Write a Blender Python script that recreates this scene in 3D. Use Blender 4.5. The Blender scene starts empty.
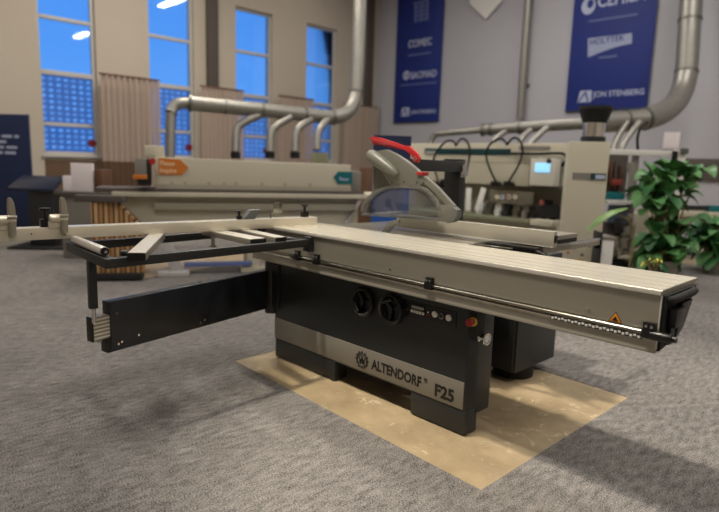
import bpy, bmesh, math, random
from mathutils import Vector, Matrix
random.seed(7)
C = bpy.context.scene.collection
PI = math.pi
# ---------------------------------------------------------------- camera maths (719 x 512 photograph)
CX, CY = 359.5, 256.0
H = 1.35
CAM = Vector((0, 0, H))
vx = (-219 - CX, 145 - CY); vy = (965 - CX, 181 - CY)
F = math.sqrt(-(vx[0]*vy[0] + vx[1]*vy[1]))
dX = -Vector((vx[0], vx[1], F)).normalized()
dY = Vector((vy[0], vy[1], F)); dY = (dY - dX*dY.dot(dX)).normalized()
dZ = dX.cross(dY)
R = Matrix((dX, dY, dZ))           # world = R @ camera (x right, y down, z forward)
def ray(x, y): return R @ Vector((x-CX, y-CY, F))
def onx(x, y, v): d = ray(x, y); return CAM + d*((v-CAM.x)/d.x)
def ony(x, y, v): d = ray(x, y); return CAM + d*((v-CAM.y)/d.y)
def onz(x, y, v): d = ray(x, y); return CAM + d*((v-CAM.z)/d.z)
def at(x, y, v): return CAM + ray(x, y)*(v/F)
VIEW = math.atan2(R[1][0], R[0][0])   # world angle of "to the right in the photo"

# ---------------------------------------------------------------- materials
def s2l(c):
    return tuple(((v/255)/12.92 if v/255 <= .04045 else ((v/255+.055)/1.055)**2.4) for v in c) + (1,)
def mat(name, rgb, rough=.5, metal=0, spec=.5, noise=None, bump=None, aniso=None, emit=None, coat=0):
    m = bpy.data.materials.new(name); m.use_nodes = True
    nt = m.node_tree; b = nt.nodes['Principled BSDF']
    b.inputs['Base Color'].default_value = s2l(rgb)
    b.inputs['Roughness'].default_value = rough
    b.inputs['Metallic'].default_value = metal
    b.inputs['Specular IOR Level'].default_value = spec
    b.inputs['Coat Weight'].default_value = coat
    tc = nt.nodes.new('ShaderNodeTexCoord')
    if noise:
        sc, amt = noise[0], noise[1]
        mp = nt.nodes.new('ShaderNodeMapping')
        mp.inputs['Scale'].default_value = noise[2] if len(noise) > 2 else (1, 1, 1)
        n = nt.nodes.new('ShaderNodeTexNoise'); n.inputs['Scale'].default_value = sc; n.inputs['Detail'].default_value = 5
        nt.links.new(tc.outputs['Object'], mp.inputs[0]); nt.links.new(mp.outputs[0], n.inputs[0])
        r = nt.nodes.new('ShaderNodeValToRGB')
        c = s2l(rgb)
        r.color_ramp.elements[0].position = .3; r.color_ramp.elements[1].position = .7
        r.color_ramp.elements[0].color = tuple(v*(1-amt) for v in c[:3]) + (1,)
        r.color_ramp.elements[1].color = tuple(min(1, v*(1+amt)) for v in c[:3]) + (1,)
        nt.links.new(n.outputs[0], r.inputs[0]); nt.links.new(r.outputs[0], b.inputs['Base Color'])
    if bump:
        n = nt.nodes.new('ShaderNodeTexNoise'); n.inputs['Scale'].default_value = bump[0]; n.inputs['Detail'].default_value = 4
        nt.links.new(tc.outputs['Object'], n.inputs[0])
        bp = nt.nodes.new('ShaderNodeBump'); bp.inputs['Strength'].default_value = bump[1]; bp.inputs['Distance'].default_value = .01
        nt.links.new(n.outputs[0], bp.inputs['Height']); nt.links.new(bp.outputs[0], b.inputs['Normal'])
    if emit:
        b.inputs['Emission Color'].default_value = s2l(rgb); b.inputs['Emission Strength'].default_value = emit
    return m
def glass(name, tint=(235, 240, 245), refl=1.0, haze=0, hz=(200, 200, 200)):
    m = bpy.data.materials.new(name); m.use_nodes = True
    nt = m.node_tree; nt.nodes.clear()
    o = nt.nodes.new('ShaderNodeOutputMaterial'); t = nt.nodes.new('ShaderNodeBsdfTransparent'); g = nt.nodes.new('ShaderNodeBsdfGlossy')
    t.inputs[0].default_value = s2l(tint); g.inputs['Roughness'].default_value = .03
    f = nt.nodes.new('ShaderNodeFresnel'); f.inputs[0].default_value = 1.5
    mu = nt.nodes.new('ShaderNodeMath'); mu.operation = 'MULTIPLY'; mu.inputs[1].default_value = refl
    mx = nt.nodes.new('ShaderNodeMixShader')
    nt.links.new(f.outputs[0], mu.inputs[0]); nt.links.new(mu.outputs[0], mx.inputs[0])
    base = t.outputs[0]
    if haze:
        d = nt.nodes.new('ShaderNodeBsdfDiffuse'); d.inputs[0].default_value = s2l(hz)
        m2 = nt.nodes.new('ShaderNodeMixShader'); m2.inputs[0].default_value = haze
        nt.links.new(t.outputs[0], m2.inputs[1]); nt.links.new(d.outputs[0], m2.inputs[2]); base = m2.outputs[0]
    nt.links.new(base, mx.inputs[1]); nt.links.new(g.outputs[0], mx.inputs[2]); nt.links.new(mx.outputs[0], o.inputs[0])
    return m

M = {}
M['anthracite'] = mat('anthracite_paint', (42, 45, 46), .42, 0, .45, bump=(700, .03))
M['dark'] = mat('dark_grey_paint', (38, 40, 42), .4, 0, .5)
M['black'] = mat('black_plastic', (14, 14, 15), .33)
M['matt_black'] = mat('matt_black', (16, 16, 17), .7)
M['frame_black'] = mat('frame_black_paint', (33, 34, 36), .45)
M['armblack'] = mat('arm_dark_paint', (29, 33, 40), .33, 0, .6)
M['band'] = mat('band_grey_paint', (132, 127, 117), .5)
M['alu'] = mat('anodised_aluminium', (170, 165, 152), .34, .62, noise=(3, .05, (.2, 6, 6)))
M['alu_bright'] = mat('bright_aluminium', (240, 236, 226), .28, .5, noise=(5, .06, (.15, 8, 8)))
M['alu_top'] = mat('table_top_aluminium', (240, 234, 216), .2, .5, noise=(4, .05, (.3, 14, 1)))
M['fence_alu'] = mat('fence_aluminium', (226, 218, 198), .33, .4, noise=(3, .05, (8, .3, 1)))
M['steel'] = mat('machined_steel', (176, 172, 160), .28, .9, noise=(9, .1, (.3, 10, 1)))
M['chrome'] = mat('chrome', (220, 220, 218), .12, 1)
M['dark_chrome'] = mat('ground_steel_bar', (150, 148, 140), .22, 1)
M['guard'] = mat('guard_grey_plastic', (104, 103, 96), .42)
M['guard_dark'] = mat('guard_dark_grey', (92, 94, 92), .4)
M['red'] = mat('red_plastic', (168, 34, 36), .4)
M['maroon'] = mat('maroon_print', (120, 26, 48), .5)
M['yellow'] = mat('yellow_plastic', (235, 185, 40), .4)
M['orange'] = mat('warning_orange', (240, 150, 20), .5)
M['white'] = mat('white_plastic', (225, 224, 220), .45)
M['clear'] = glass('clear_polycarbonate', (243, 245, 247), .5, .018, (215, 215, 210))
M['rubber'] = mat('black_rubber', (14, 14, 14), .8)
M['ink'] = mat('black_lettering', (18, 18, 18), .5)
M['lcd'] = mat('grey_display', (150, 152, 146), .4)
# background
M['cream'] = mat('cream_machine_paint', (196, 190, 170), .45)
M['cream_shaded'] = mat('shaded_cream_paint', (162, 156, 140), .5)  # darker copy of the cream, shade put into the colour
M['olive'] = mat('olive_grey_bed', (122, 124, 100), .5)
M['teal'] = mat('teal_paint', (0, 100, 106), .45)
M['teal_dark'] = mat('dark_teal_stripe', (18, 62, 66), .45)
M['galv'] = mat('galvanised_steel', (142, 140, 134), .42, .6, noise=(14, .07))
M['galv_dark'] = mat('duct_seam_steel', (110, 110, 106), .4, .6)
M['navy'] = mat('navy_print', (14, 38, 118), .6, noise=(.8, .1))
M['navy_dark'] = mat('dark_navy_print', (26, 40, 78), .55)
M['blue'] = mat('bright_blue_print', (36, 92, 180), .5)
M['print_white'] = mat('white_print', (172, 180, 208), .6)
M['print_pale'] = mat('faint_white_print', (90, 104, 156), .6)
M['paper'] = mat('white_paper', (236, 228, 232), .7)
M['brown'] = mat('brown_laminate', (98, 68, 48), .55, noise=(5, .2, (1, 1, .1)))
M['orange_brown'] = mat('orange_brown_sign', (200, 116, 40), .5)
M['peach'] = mat('peach_lettering', (238, 204, 160), .6)
M['curtain'] = mat('sheer_curtain', (178, 160, 148), .8)
M['grey'] = mat('grey_paint', (128, 124, 116), .6)
M['board'] = mat('dark_taupe_board', (84, 76, 72), .7)
M['screen'] = mat('lit_blue_screen', (140, 200, 240), .3, emit=.8)
M['leaf'] = mat('green_leaf', (86, 136, 78), .4, noise=(6, .4), spec=.5)
M['leaf2'] = mat('dark_green_leaf', (58, 108, 62), .35, noise=(6, .4), spec=.5)
M['leaf3'] = mat('light_green_leaf', (92, 128, 54), .4, noise=(6, .3))
M['stem'] = mat('green_brown_stem', (122, 106, 58), .6)
M['flower'] = mat('yellow_leaf', (206, 200, 84), .5)
M['frame_white'] = mat('window_frame_paint', (188, 186, 184), .5)
M['glass'] = glass('window_glass', (240, 244, 250), 1.0)
M['smoke'] = glass('smoked_acrylic', (205, 190, 178), .5, .22, (120, 104, 90))

def sheer(m):
    nt = m.node_tree; b = nt.nodes['Principled BSDF']; o = [n for n in nt.nodes if n.type == 'OUTPUT_MATERIAL'][0]
    t = nt.nodes.new('ShaderNodeBsdfTransparent'); x = nt.nodes.new('ShaderNodeMixShader'); x.inputs[0].default_value = .82
    nt.links.new(t.outputs[0], x.inputs[1]); nt.links.new(b.outputs[0], x.inputs[2]); nt.links.new(x.outputs[0], o.inputs[0])
sheer(M['curtain'])

def carpet_material():
    m = bpy.data.materials.new('grey_loop_carpet'); m.use_nodes = True
    nt = m.node_tree; b = nt.nodes['Principled BSDF']; L = nt.links.new
    tc = nt.nodes.new('ShaderNodeTexCoord')
    def noise(scale, detail, sx=(1, 1, 1), rot=0):
        mp = nt.nodes.new('ShaderNodeMapping'); mp.inputs['Scale'].default_value = sx; mp.inputs['Rotation'].default_value = (0, 0, rot)
        n = nt.nodes.new('ShaderNodeTexNoise'); n.inputs['Scale'].default_value = scale; n.inputs['Detail'].default_value = detail
        L(tc.outputs['Object'], mp.inputs[0]); L(mp.outputs[0], n.inputs[0]); return n.outputs[0]
    n1 = noise(165, 3, (1, .8, 1), .3); n2 = noise(420, 2); n3 = noise(1.3, 3); n4 = noise(36, 3, (1, .35, 1), -.5)
    def mm(op, a, bb):
        k = nt.nodes.new('ShaderNodeMath'); k.operation = op
        for i, q in enumerate((a, bb)):
            if isinstance(q, (int, float)): k.inputs[i].default_value = q
            else: L(q, k.inputs[i])
        return k.outputs[0]
    s = mm('ADD', mm('ADD', mm('MULTIPLY', n1, .5), mm('MULTIPLY', n2, .3)), mm('ADD', mm('MULTIPLY', n4, .22), mm('MULTIPLY', n3, .08)))
    r = nt.nodes.new('ShaderNodeValToRGB')
    r.color_ramp.elements[0].position = .42; r.color_ramp.elements[1].position = .68
    r.color_ramp.elements[0].color = s2l((30, 30, 31)); r.color_ramp.elements[1].color = s2l((166, 161, 157))
    L(s, r.inputs[0]); L(r.outputs[0], b.inputs['Base Color'])
    b.inputs['Roughness'].default_value = .95; b.inputs['Specular IOR Level'].default_value = .15
    bp = nt.nodes.new('ShaderNodeBump'); bp.inputs['Strength'].default_value = .5; bp.inputs['Distance'].default_value = .006
    L(s, bp.inputs['Height']); L(bp.outputs[0], b.inputs['Normal'])
    return m
M['carpet'] = carpet_material()
def patch_material():
    m = bpy.data.materials.new('worn_yellow_screed'); m.use_nodes = True
    nt = m.node_tree; b = nt.nodes['Principled BSDF']; L = nt.links.new
    tc = nt.nodes.new('ShaderNodeTexCoord')
    n = nt.nodes.new('ShaderNodeTexNoise'); n.inputs['Scale'].default_value = 3.2; n.inputs['Detail'].default_value = 8; n.inputs['Roughness'].default_value = .65
    L(tc.outputs['Object'], n.inputs[0])
    r = nt.nodes.new('ShaderNodeValToRGB')
    r.color_ramp.elements[0].position = .3; r.color_ramp.elements[1].position = .72
    r.color_ramp.elements[0].color = s2l((148, 130, 102)); r.color_ramp.elements[1].color = s2l((190, 170, 136))
    L(n.outputs[0], r.inputs[0])
    n2 = nt.nodes.new('ShaderNodeTexNoise'); n2.inputs['Scale'].default_value = 6; n2.inputs['Detail'].default_value = 9; n2.inputs['Roughness'].default_value = .75
    n2.inputs['Distortion'].default_value = 1.0
    L(tc.outputs['Object'], n2.inputs[0])
    r2 = nt.nodes.new('ShaderNodeValToRGB'); r2.color_ramp.elements[0].position = .57; r2.color_ramp.elements[1].position = .63
    r2.color_ramp.elements[0].color = (0, 0, 0, 1); r2.color_ramp.elements[1].color = (.7, .7, .7, 1)
    L(n2.outputs[0], r2.inputs[0])
    mx = nt.nodes.new('ShaderNodeMix'); mx.data_type = 'RGBA'
    L(r2.outputs[0], mx.inputs[0]); L(r.outputs[0], mx.inputs[6]); mx.inputs[7].default_value = s2l((228, 212, 178))
    L(mx.outputs[2], b.inputs['Base Color'])
    b.inputs['Roughness'].default_value = .42
    bp = nt.nodes.new('ShaderNodeBump'); bp.inputs['Strength'].default_value = .25; bp.inputs['Distance'].default_value = .01
    L(n2.outputs[0], bp.inputs['Height']); L(bp.outputs[0], b.inputs['Normal'])
    return m
M['patch'] = patch_material()
M['wall'] = mat('warm_white_wall', (188, 178, 164), .85, noise=(.6, .03))
M['wall_far'] = mat('cool_lit_wall', (176, 176, 184), .85, noise=(.6, .03))  # cool bluish light put into the far wall's colour

# ---------------------------------------------------------------- mesh builder
class MB:
    def __init__(s): s.bm = bmesh.new()
    def _xf(s, vs, m):
        if m is not None: bmesh.ops.transform(s.bm, matrix=m, verts=vs)
    def _merge(s, t, m=None):
        if m is not None: bmesh.ops.transform(t, matrix=m, verts=t.verts[:])
        me = bpy.data.meshes.new('tmp'); t.to_mesh(me); t.free(); s.bm.from_mesh(me); bpy.data.meshes.remove(me)
        return s
    def box(s, a, b, bev=0, m=None):
        t = bmesh.new(); bmesh.ops.create_cube(t, size=1)
        a = Vector(a); b = Vector(b); d = b-a; c = (a+b)/2
        for v in t.verts: v.co = Vector((v.co.x*abs(d.x)+c.x, v.co.y*abs(d.y)+c.y, v.co.z*abs(d.z)+c.z))
        if bev: bmesh.ops.bevel(t, geom=t.edges[:], offset=bev, segments=2, profile=.6, affect='EDGES')
        return s._merge(t, m)
    def bar(s, p, q, w, h, bev=0, up=(0, 0, 1)):        # rectangular bar between two points
        p = Vector(p); q = Vector(q); d = q-p; L = d.length; x = d.normalized()
        z = Vector(up); y = z.cross(x).normalized(); z = x.cross(y)
        m = Matrix((x, y, z)).transposed().to_4x4(); m.translation = p
        return s.box((0, -w/2, -h/2), (L, w/2, h/2), bev, m)
    def prism(s, pts, vec, bev=0):                      # pts: 3D loop, extruded by vec
        t = bmesh.new(); vec = Vector(vec)
        a = [t.verts.new(Vector(p)) for p in pts]; b = [t.verts.new(Vector(p)+vec) for p in pts]
        n = len(a); t.faces.new(a); t.faces.new(b[::-1])
        for i in range(n): t.faces.new((a[i], b[i], b[(i+1) % n], a[(i+1) % n]))
        bmesh.ops.recalc_face_normals(t, faces=t.faces[:])
        if bev: bmesh.ops.bevel(t, geom=t.edges[:], offset=bev, segments=2, profile=.6, affect='EDGES')
        return s._merge(t)
    def cyl(s, p, q, r, r2=None, n=24, bev=0):
        p = Vector(p); q = Vector(q); d = q-p
        t = bmesh.new(); bmesh.ops.create_cone(t, cap_ends=True, segments=n, radius1=r, radius2=r if r2 is None else r2, depth=d.length)
        if bev:
            es = [e for e in t.edges if len([f for f in e.link_faces if len(f.verts) > 4]) == 1]
            bmesh.ops.bevel(t, geom=es, offset=bev, segments=2, profile=.6, affect='EDGES')
        m = d.to_track_quat('Z', 'Y').to_matrix().to_4x4(); m.translation = (p+q)/2
        return s._merge(t, m)
    def ring(s, c, ax, r, rr, n=40, k=10):              # torus
        c = Vector(c); q = Vector(ax).to_track_quat('Z', 'Y').to_matrix()
        t = bmesh.new(); g = []
        for i in range(n):
            a = 2*PI*i/n
            g.append([t.verts.new(c + q @ Vector(((r+rr*math.cos(2*PI*j/k))*math.cos(a), (r+rr*math.cos(2*PI*j/k))*math.sin(a), rr*math.sin(2*PI*j/k)))) for j in range(k)])
        for i in range(n):
            for j in range(k): t.faces.new((g[i][j], g[(i+1) % n][j], g[(i+1) % n][(j+1) % k], g[i][(j+1) % k]))
        return s._merge(t)
    def tube(s, pts, r, n=12, smooth=0, taper=None):
        P = [Vector(p) for p in pts]
        for _ in range(smooth):
            Q = [P[0]]
            for i in range(len(P)-1): Q += [P[i]*.75+P[i+1]*.25, P[i]*.25+P[i+1]*.75]
            P = Q + [P[-1]]
        t = bmesh.new(); rings = []; up = None
        for i, p in enumerate(P):
            d = (P[min(i+1, len(P)-1)]-P[max(i-1, 0)]).normalized()
            if up is None:
                up = Vector((0, 0, 1)) if abs(d.z) < .9 else Vector((1, 0, 0))
            y = (up - d*up.dot(d)).normalized(); x = y.cross(d); up = y
            rr = r if taper is None else r + (taper-r)*i/(len(P)-1)
            rings.append([t.verts.new(p + (x*math.cos(2*PI*k/n)+y*math.sin(2*PI*k/n))*rr) for k in range(n)])
        for i in range(len(P)-1):
            for k in range(n): t.faces.new((rings[i][k], rings[i][(k+1) % n], rings[i+1][(k+1) % n], rings[i+1][k]))
        t.faces.new(rings[0]); t.faces.new(rings[-1][::-1])
        bmesh.ops.recalc_face_normals(t, faces=t.faces[:])
        return s._merge(t)
    def ball(s, c, r, sc=(1, 1, 1), n=16):
        t = bmesh.new(); bmesh.ops.create_uvsphere(t, u_segments=n, v_segments=n//2+2, radius=r)
        m = Matrix.Translation(Vector(c)) @ Matrix.Diagonal((*sc, 1))
        return s._merge(t, m)
    def build(s, name, material, parent=None, origin=None, sharp=.6):
        bm = s.bm
        for f in bm.faces: f.smooth = True
        for e in bm.edges:
            if len(e.link_faces) == 2 and e.calc_face_angle(0) > sharp: e.smooth = False
        o0 = Vector((0, 0, 0))
        if parent is not None: o0 = world_loc(parent)
        elif origin is not None: o0 = Vector(origin)
        bmesh.ops.translate(bm, verts=bm.verts[:], vec=-o0)
        me = bpy.data.meshes.new(name); bm.to_mesh(me); bm.free()
        me.materials.append(material)
        ob = bpy.data.objects.new(name, me); C.objects.link(ob)
        if parent is not None: ob.parent = parent
        else: ob.location = o0
        return ob
def world_loc(o):
    v = Vector((0, 0, 0))
    while o is not None: v = v + o.location; o = o.parent
    return v
def tag(o, label=None, cat=None, group=None, kind=None):
    if label: o['label'] = label
    if cat: o['category'] = cat
    if group: o['group'] = group
    if kind: o['kind'] = kind
    return o
def thing(name, loc, label, cat, group=None):
    o = bpy.data.objects.new(name, None); C.objects.link(o); o.location = loc; o.empty_display_size = .1
    return tag(o, label, cat, group)
def words(body, name, m, parent, org, xdir, updir, size, depth=.001, sx=1.0, bold=0, align='LEFT', space=1.0):
    cu = bpy.data.curves.new('txt', 'FONT'); cu.body = body; cu.size = 1; cu.offset = bold; cu.align_x = align
    cu.extrude = .5; cu.resolution_u = 3; cu.space_character = space
    ob = bpy.data.objects.new('txt', cu); C.objects.link(ob); bpy.context.view_layer.update()
    me = bpy.data.meshes.new_from_object(ob.evaluated_get(bpy.context.evaluated_depsgraph_get()))
    bpy.data.objects.remove(ob); bpy.data.curves.remove(cu)
    x = Vector(xdir).normalized(); y = Vector(updir); y = (y-x*y.dot(x)).normalized(); z = x.cross(y)
    mm = Matrix((x*size*sx, y*size, z*depth)).transposed().to_4x4()
    mm.translation = Vector(org) - (world_loc(parent) if parent else Vector((0, 0, 0)))
    me.transform(mm); me.name = name; me.materials.clear(); me.materials.append(m)
    o = bpy.data.objects.new(name, me); C.objects.link(o)
    if parent: o.parent = parent
    return o
def struct(name, mb, m):
    o = mb.build(name, m); o['kind'] = 'structure'; return o

# ================================================================= ROOM
XW = -12.27; YB = 12.49; XR = 5.5; YF0 = -5.0; ZC = 6.6
wy = [3.56 + 2.12*i for i in range(4)]; WW = 1.05; WZ0, WZ1 = 1.32, 4.84
# carpet with two cut-outs showing the screed floor
PX0, PX1, PY0, PY1 = -3.30, -1.256, 1.997, 3.56
patch2 = [onz(135, 280, 0), onz(240, 262, 0), onz(262, 254, 0), onz(110, 254, 0)]
mb = MB()
pl, pn, pr, pe = onz(234.6, 360.6, 0), onz(481, 490, 0), onz(628.6, 397.2, 0), onz(275, 350, 0)
dl = (pe-pl).normalized(); dr = (pl-pn); pb = pl+dl*((pr-pn).length)          # far left corner
hole = [pl, pn, pr, pb]; outer = [Vector((XW, YF0, 0)), Vector((XR, YF0, 0)), Vector((XR, YB, 0)), Vector((XW, YB, 0))]
for i in range(4):
    a, b = outer[i], outer[(i+1) % 4]; c_, d_ = hole[(i+1) % 4], hole[i]
    mb.prism([a, b, c_, d_], (0, 0, -.1))
struct('floor', mb, M['carpet'])
mb = MB(); mb.prism([p+Vector((0, 0, -.003)) for p in hole], (0, 0, -.08)); o = struct('floor', mb, M['patch'])
o['label'] = 'bare yellow screed patch left in the carpet'
mb = MB(); mb.prism([(p.x, p.y, 0.0) for p in patch2], (0, 0, .004)); o = struct('floor', mb, M['patch'])
mb = MB()
a, b, c, d = onz(-40, 254.5, 0), onz(66, 247.5, 0), onz(66, 240.5, 0), onz(-40, 240.5, 0)
mb.prism([(p.x, p.y, 0) for p in (a, b, c, d)], (0, 0, .004)); struct('floor', mb, M['grey'])
a = onz(610, 262, 0)
mb = MB(); mb.prism([(-5.0, 9.9, 0), (-2.55, 9.55, 0), (-1.6, 8.6, 0), (1.5, 8.2, 0), (1.5, 12.4, 0), (-5, 12.4, 0)], (0, 0, .004)); struct('floor', mb, M['patch'])

T = .3
mb = MB(); y = YF0
for w in wy:
    mb.box((XW-T, y, 0), (XW, w, ZC)); mb.box((XW-T, w, 0), (XW, w+WW, WZ0)); mb.box((XW-T, w, WZ1), (XW, w+WW, ZC)); y = w+WW
mb.box((XW-T, y, 0), (XW, YB+T, ZC))
struct('wall_left', mb, M['wall'])
struct('wall_back', MB().box((XW, YB, 0), (XR+T, YB+T, ZC)), M['wall_far'])
struct('wall_right', MB().box((XR, YF0, 0), (XR+T, YB, ZC)), M['wall'])
struct('wall_front', MB().box((XW-T, YF0-T, 0), (XR+T, YF0, ZC)), M['wall'])
struct('ceiling', MB().box((XW-T, YF0-T, ZC), (XR+T, YB+T, ZC+.2)), M['wall'])
for i, w in enumerate(wy):
    f = MB(); x0, x1 = XW-.16, XW-.08; g = .06
    f.box((x0, w, WZ0), (x1, w+g, WZ1), .005); f.box((x0, w+WW-g, WZ0), (x1, w+WW, WZ1), .005)
    for z in (WZ0, 1.87, 2.82, 3.83, WZ1-.06): f.box((x0, w+g, z), (x1, w+WW-g, z+(.09 if z == 2.82 else .07)), .005)
    f.box((XW-.07, w-.03, WZ0-.04), (XW+.06, w+WW+.03, WZ0), .005)
    o = f.build('window_%d' % (i+1), M['frame_white']); o['kind'] = 'structure'
    MB().box((XW-.125, w+g, WZ0+.05), (XW-.118, w+WW-g, WZ1-.05)).build('pane', M['glass'], o)
    if i < 3:
        zc = 1.47; yy = w+.93
        MB().cyl((XW-.06, yy, zc+.1), (XW-.112, yy, zc+.1), .075, n=24).build('sticker', M['maroon'], o)['label'] = 'round dark red sticker on the pane'
for k, yv in enumerate((7.02, 12.0)):
    struct('trim_%d' % (k+1), MB().box((XW, yv, 2.95), (XW+.12, yv+.26, ZC), .01), M['board'])
# curtain rail and curtains
def curtain(y0, y1, label):
    bmc = bmesh.new(); n = max(12, int((y1-y0)*60)); rows = []
    for zz in (.05, 1.5, 2.9):
        rows.append([bmc.verts.new((XW+.28+.05*math.sin(i*.9+zz*.3)+.015*math.sin(i*2.3), y0+(y1-y0)*i/n, zz)) for i in range(n+1)])
    for r in range(2):
        for i in range(n): bmc.faces.new((rows[r][i], rows[r][i+1], rows[r+1][i+1], rows[r+1][i]))
    m2 = MB(); m2.bm.free(); m2.bm = bmc
    t = thing('curtain', (XW+.28, (y0+y1)/2, 0), label, 'curtain', 'sheer curtains between the windows')
    m2.build('fabric', M['curtain'], t)
    MB().box((XW+.25, y0, 2.89), (XW+.31, y1, 2.93), .01).build('heading_tape', M['brown'], t)
curtain(4.55, 5.78, 'leftmost pale sheer curtain hanging between the first two windows')
curtain(6.72, 7.85, 'pale sheer curtain left of the third window from the left')
curtain(8.84, 9.96, 'pale sheer curtain between the third and fourth windows')
curtain(11.02, 12.35, 'pale sheer curtain nearest the room corner, behind the upright duct')

# outside: tower with a grid of lit windows
def facade_mat():
    m = bpy.data.materials.new('office_facade'); m.use_nodes = True; nt = m.node_tree; b = nt.nodes['Principled BSDF']; L = nt.links.new
    tc = nt.nodes.new('ShaderNodeTexCoord'); mp = nt.nodes.new('ShaderNodeMapping'); mp.inputs['Rotation'].default_value = (PI/2, 0, PI/2)
    br = nt.nodes.new('ShaderNodeTexBrick'); br.offset = 0; br.inputs['Scale'].default_value = 1
    br.inputs['Brick Width'].default_value = .40; br.inputs['Row Height'].default_value = .31; br.inputs['Mortar Size'].default_value = .10
    br.inputs['Color1'].default_value = s2l((250, 250, 245)); br.inputs['Color2'].default_value = s2l((190, 190, 195)); br.inputs['Mortar'].default_value = s2l((168, 160, 176))
    sx = nt.nodes.new('ShaderNodeSeparateXYZ'); cx = nt.nodes.new('ShaderNodeCombineXYZ')
    L(tc.outputs['Object'], sx.inputs[0]); L(sx.outputs[1], cx.inputs[0]); L(sx.outputs[2], cx.inputs[1]); L(cx.outputs[0], br.inputs[0])
    L(br.outputs[0], b.inputs['Base Color']); b.inputs['Roughness'].default_value = .6
    inv = nt.nodes.new('ShaderNodeMath'); inv.operation = 'MULTIPLY_ADD'; inv.inputs[1].default_value = -.28; inv.inputs[2].default_value = .28
    L(br.outputs['Fac'], inv.inputs[0]); L(inv.outputs[0], b.inputs['Emission Strength']); b.inputs['Emission Color'].default_value = s2l((150, 195, 255))
    return m
fm = facade_mat()
MBt = MB()
MBt.box((-46, -24, -8), (-36, 60, 5.55)).box((-46, -24, 5.55), (-36.2, 60, 5.7))
tag(MBt.build('office_building', fm), 'long office block outside the windows with rows of small lit windows', 'building')

# ================================================================= THE PANEL SAW
YS, YC = 2.341, 2.251     # body face, carriage face
saw = thing('sliding_table_saw', (-2.4, 2.6, 0), 'large dark grey and aluminium sliding panel saw standing on the bare floor patch', 'panel saw')
# body
mb = MB()
XL, XRb = -3.20, -1.604
mb.prism([(XL, YS, .125), (XRb, YS, .125), (XRb, YS, .70), (XL, YS, .70)], (0, .21, 0), .008)
mb.box((XL+.05, YS+.02, .70), (XRb-.03, YS+.24, .80), .004)
body = mb.build('machine_body', M['anthracite'], saw)
# end pillar, angled, with the base foot under it
mb = MB(); mb.prism([(XRb-.02, YS+.003, .095), (XRb+.004, YS+.003, .095), (XRb+.012, YS+.08, .095), (XRb+.012, YS+.21, .095), (XRb-.02, YS+.21, .095)], (0, 0, .665), .006)
mb.build('end_panel', M['anthracite'], saw)
mb = MB(); mb.box((XRb+.02, YS+.22, .62), (XRb+.06, YS+.42, .72), .006).build('bracket', M['anthracite'], saw)
for x0, x1 in ((XL+.01, -2.57), (-1.95, XRb+.012)):
    f = MB().box((x0, YS-.001, .004), (x1, YS+.105, .13), .006).build('foot', M['anthracite'], saw)
    for xp in (x0+.07, x1-.06): MB().cyl((xp, YS+.055, -.003), (xp, YS+.055, .02), .044, n=20).build('levelling_pad', M['rubber'], f)
MB().box((-3.05, YS+.25, .10), (-2.02, 3.10, .80), .01).build('undercarriage', M['matt_black'], saw)
# band with lettering
band = MB().box((XL+.004, YS-.004, .137), (XRb-.004, YS+.01, .279), .001).build('name_band', M['band'], saw)
yt = YS-.0048
words('ALTENDORF', 'lettering', M['ink'], band, (-2.250, yt, .1755), (1, 0, -.004), (0, 0, 1), .080, .0012, .815, .03)
words('F25', 'lettering', M['ink'], band, (-1.790, yt, .160), (1, 0, -.004), (0, 0, 1), .090, .0012, .98, .035)
mb = MB(); mb.ring((-1.850, yt, .222), (0, 1, 0), .0105, .0014, 20, 6); mb.build('trademark', M['ink'], band)
words('R', 'trademark', M['ink'], band, (-1.8548, yt, .2165), (1, 0, 0), (0, 0, 1), .0155, .0012)
mb = MB(); lc = Vector((-2.331, yt, .205))
mb.ring(lc, (0, 1, 0), .041, .004, 40, 6)
for k in range(12):
    a = 2*PI*k/12; mb.bar(lc+Vector((math.cos(a), 0, math.sin(a)))*.041, lc+Vector((math.cos(a), 0, math.sin(a)))*.053, .012, .003, up=(0, 1, 0))
def ln(x0, z0, x1, z1): mb.bar(lc+Vector((x0, -.001, z0)), lc+Vector((x1, -.001, z1)), .0055, .003, up=(0, 1, 0))
ln(-.02, -.024, 0, .022); ln(0, .022, .02, -.024); ln(-.013, -.008, .013, -.008)
ln(-.026, .018, -.012, -.022); ln(-.012, -.022, 0, .010); ln(0, .010, .012, -.022); ln(.012, -.022, .026, .018)
mb.build('gear_emblem', M['ink'], band)
# hand wheels
for cx_, ang in ((-2.322, 2.2), (-2.100, .35)):
    c0 = Vector((cx_, YS-.028, .562))
    w = MB().ring(c0, (0, 1, 0), .075, .0115, 48, 10)
    w.cyl(c0+Vector((0, .02, 0)), c0+Vector((0, .045, 0)), .078, .07, n=40)
    w.cyl(c0+Vector((0, -.005, 0)), c0+Vector((0, .03, 0)), .018, n=20)
    for k in range(3):
        a = ang+k*2*PI/3
        w.bar(c0+Vector((0, .01, 0)), c0+Vector((.07*math.cos(a), .006, .07*math.sin(a))), .02, .012, .003, up=(0, 1, 0))
    w = w.build('handwheel', M['black'], saw)
    a = ang+PI/2; dirv = Vector((math.cos(a), 0, math.sin(a))); per = Vector((-dirv.z, 0, dirv.x))
    MB().tube([c0+dirv*.05-per*.04+Vector((0, -.014, 0)), c0+dirv*.05+per*.04+Vector((0, -.014, 0))], .010, 12).build('folding_grip', M['black'], w)
    h = MB().tube([c0+Vector((.075*math.cos(t), -.0125, .075*math.sin(t))) for t in [ang+1.9+i*.1 for i in range(16)]], .004, 8)
    h.build('rim_arc', M['guard_dark'], w)  # lighter grey arc along part of the rim
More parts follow.
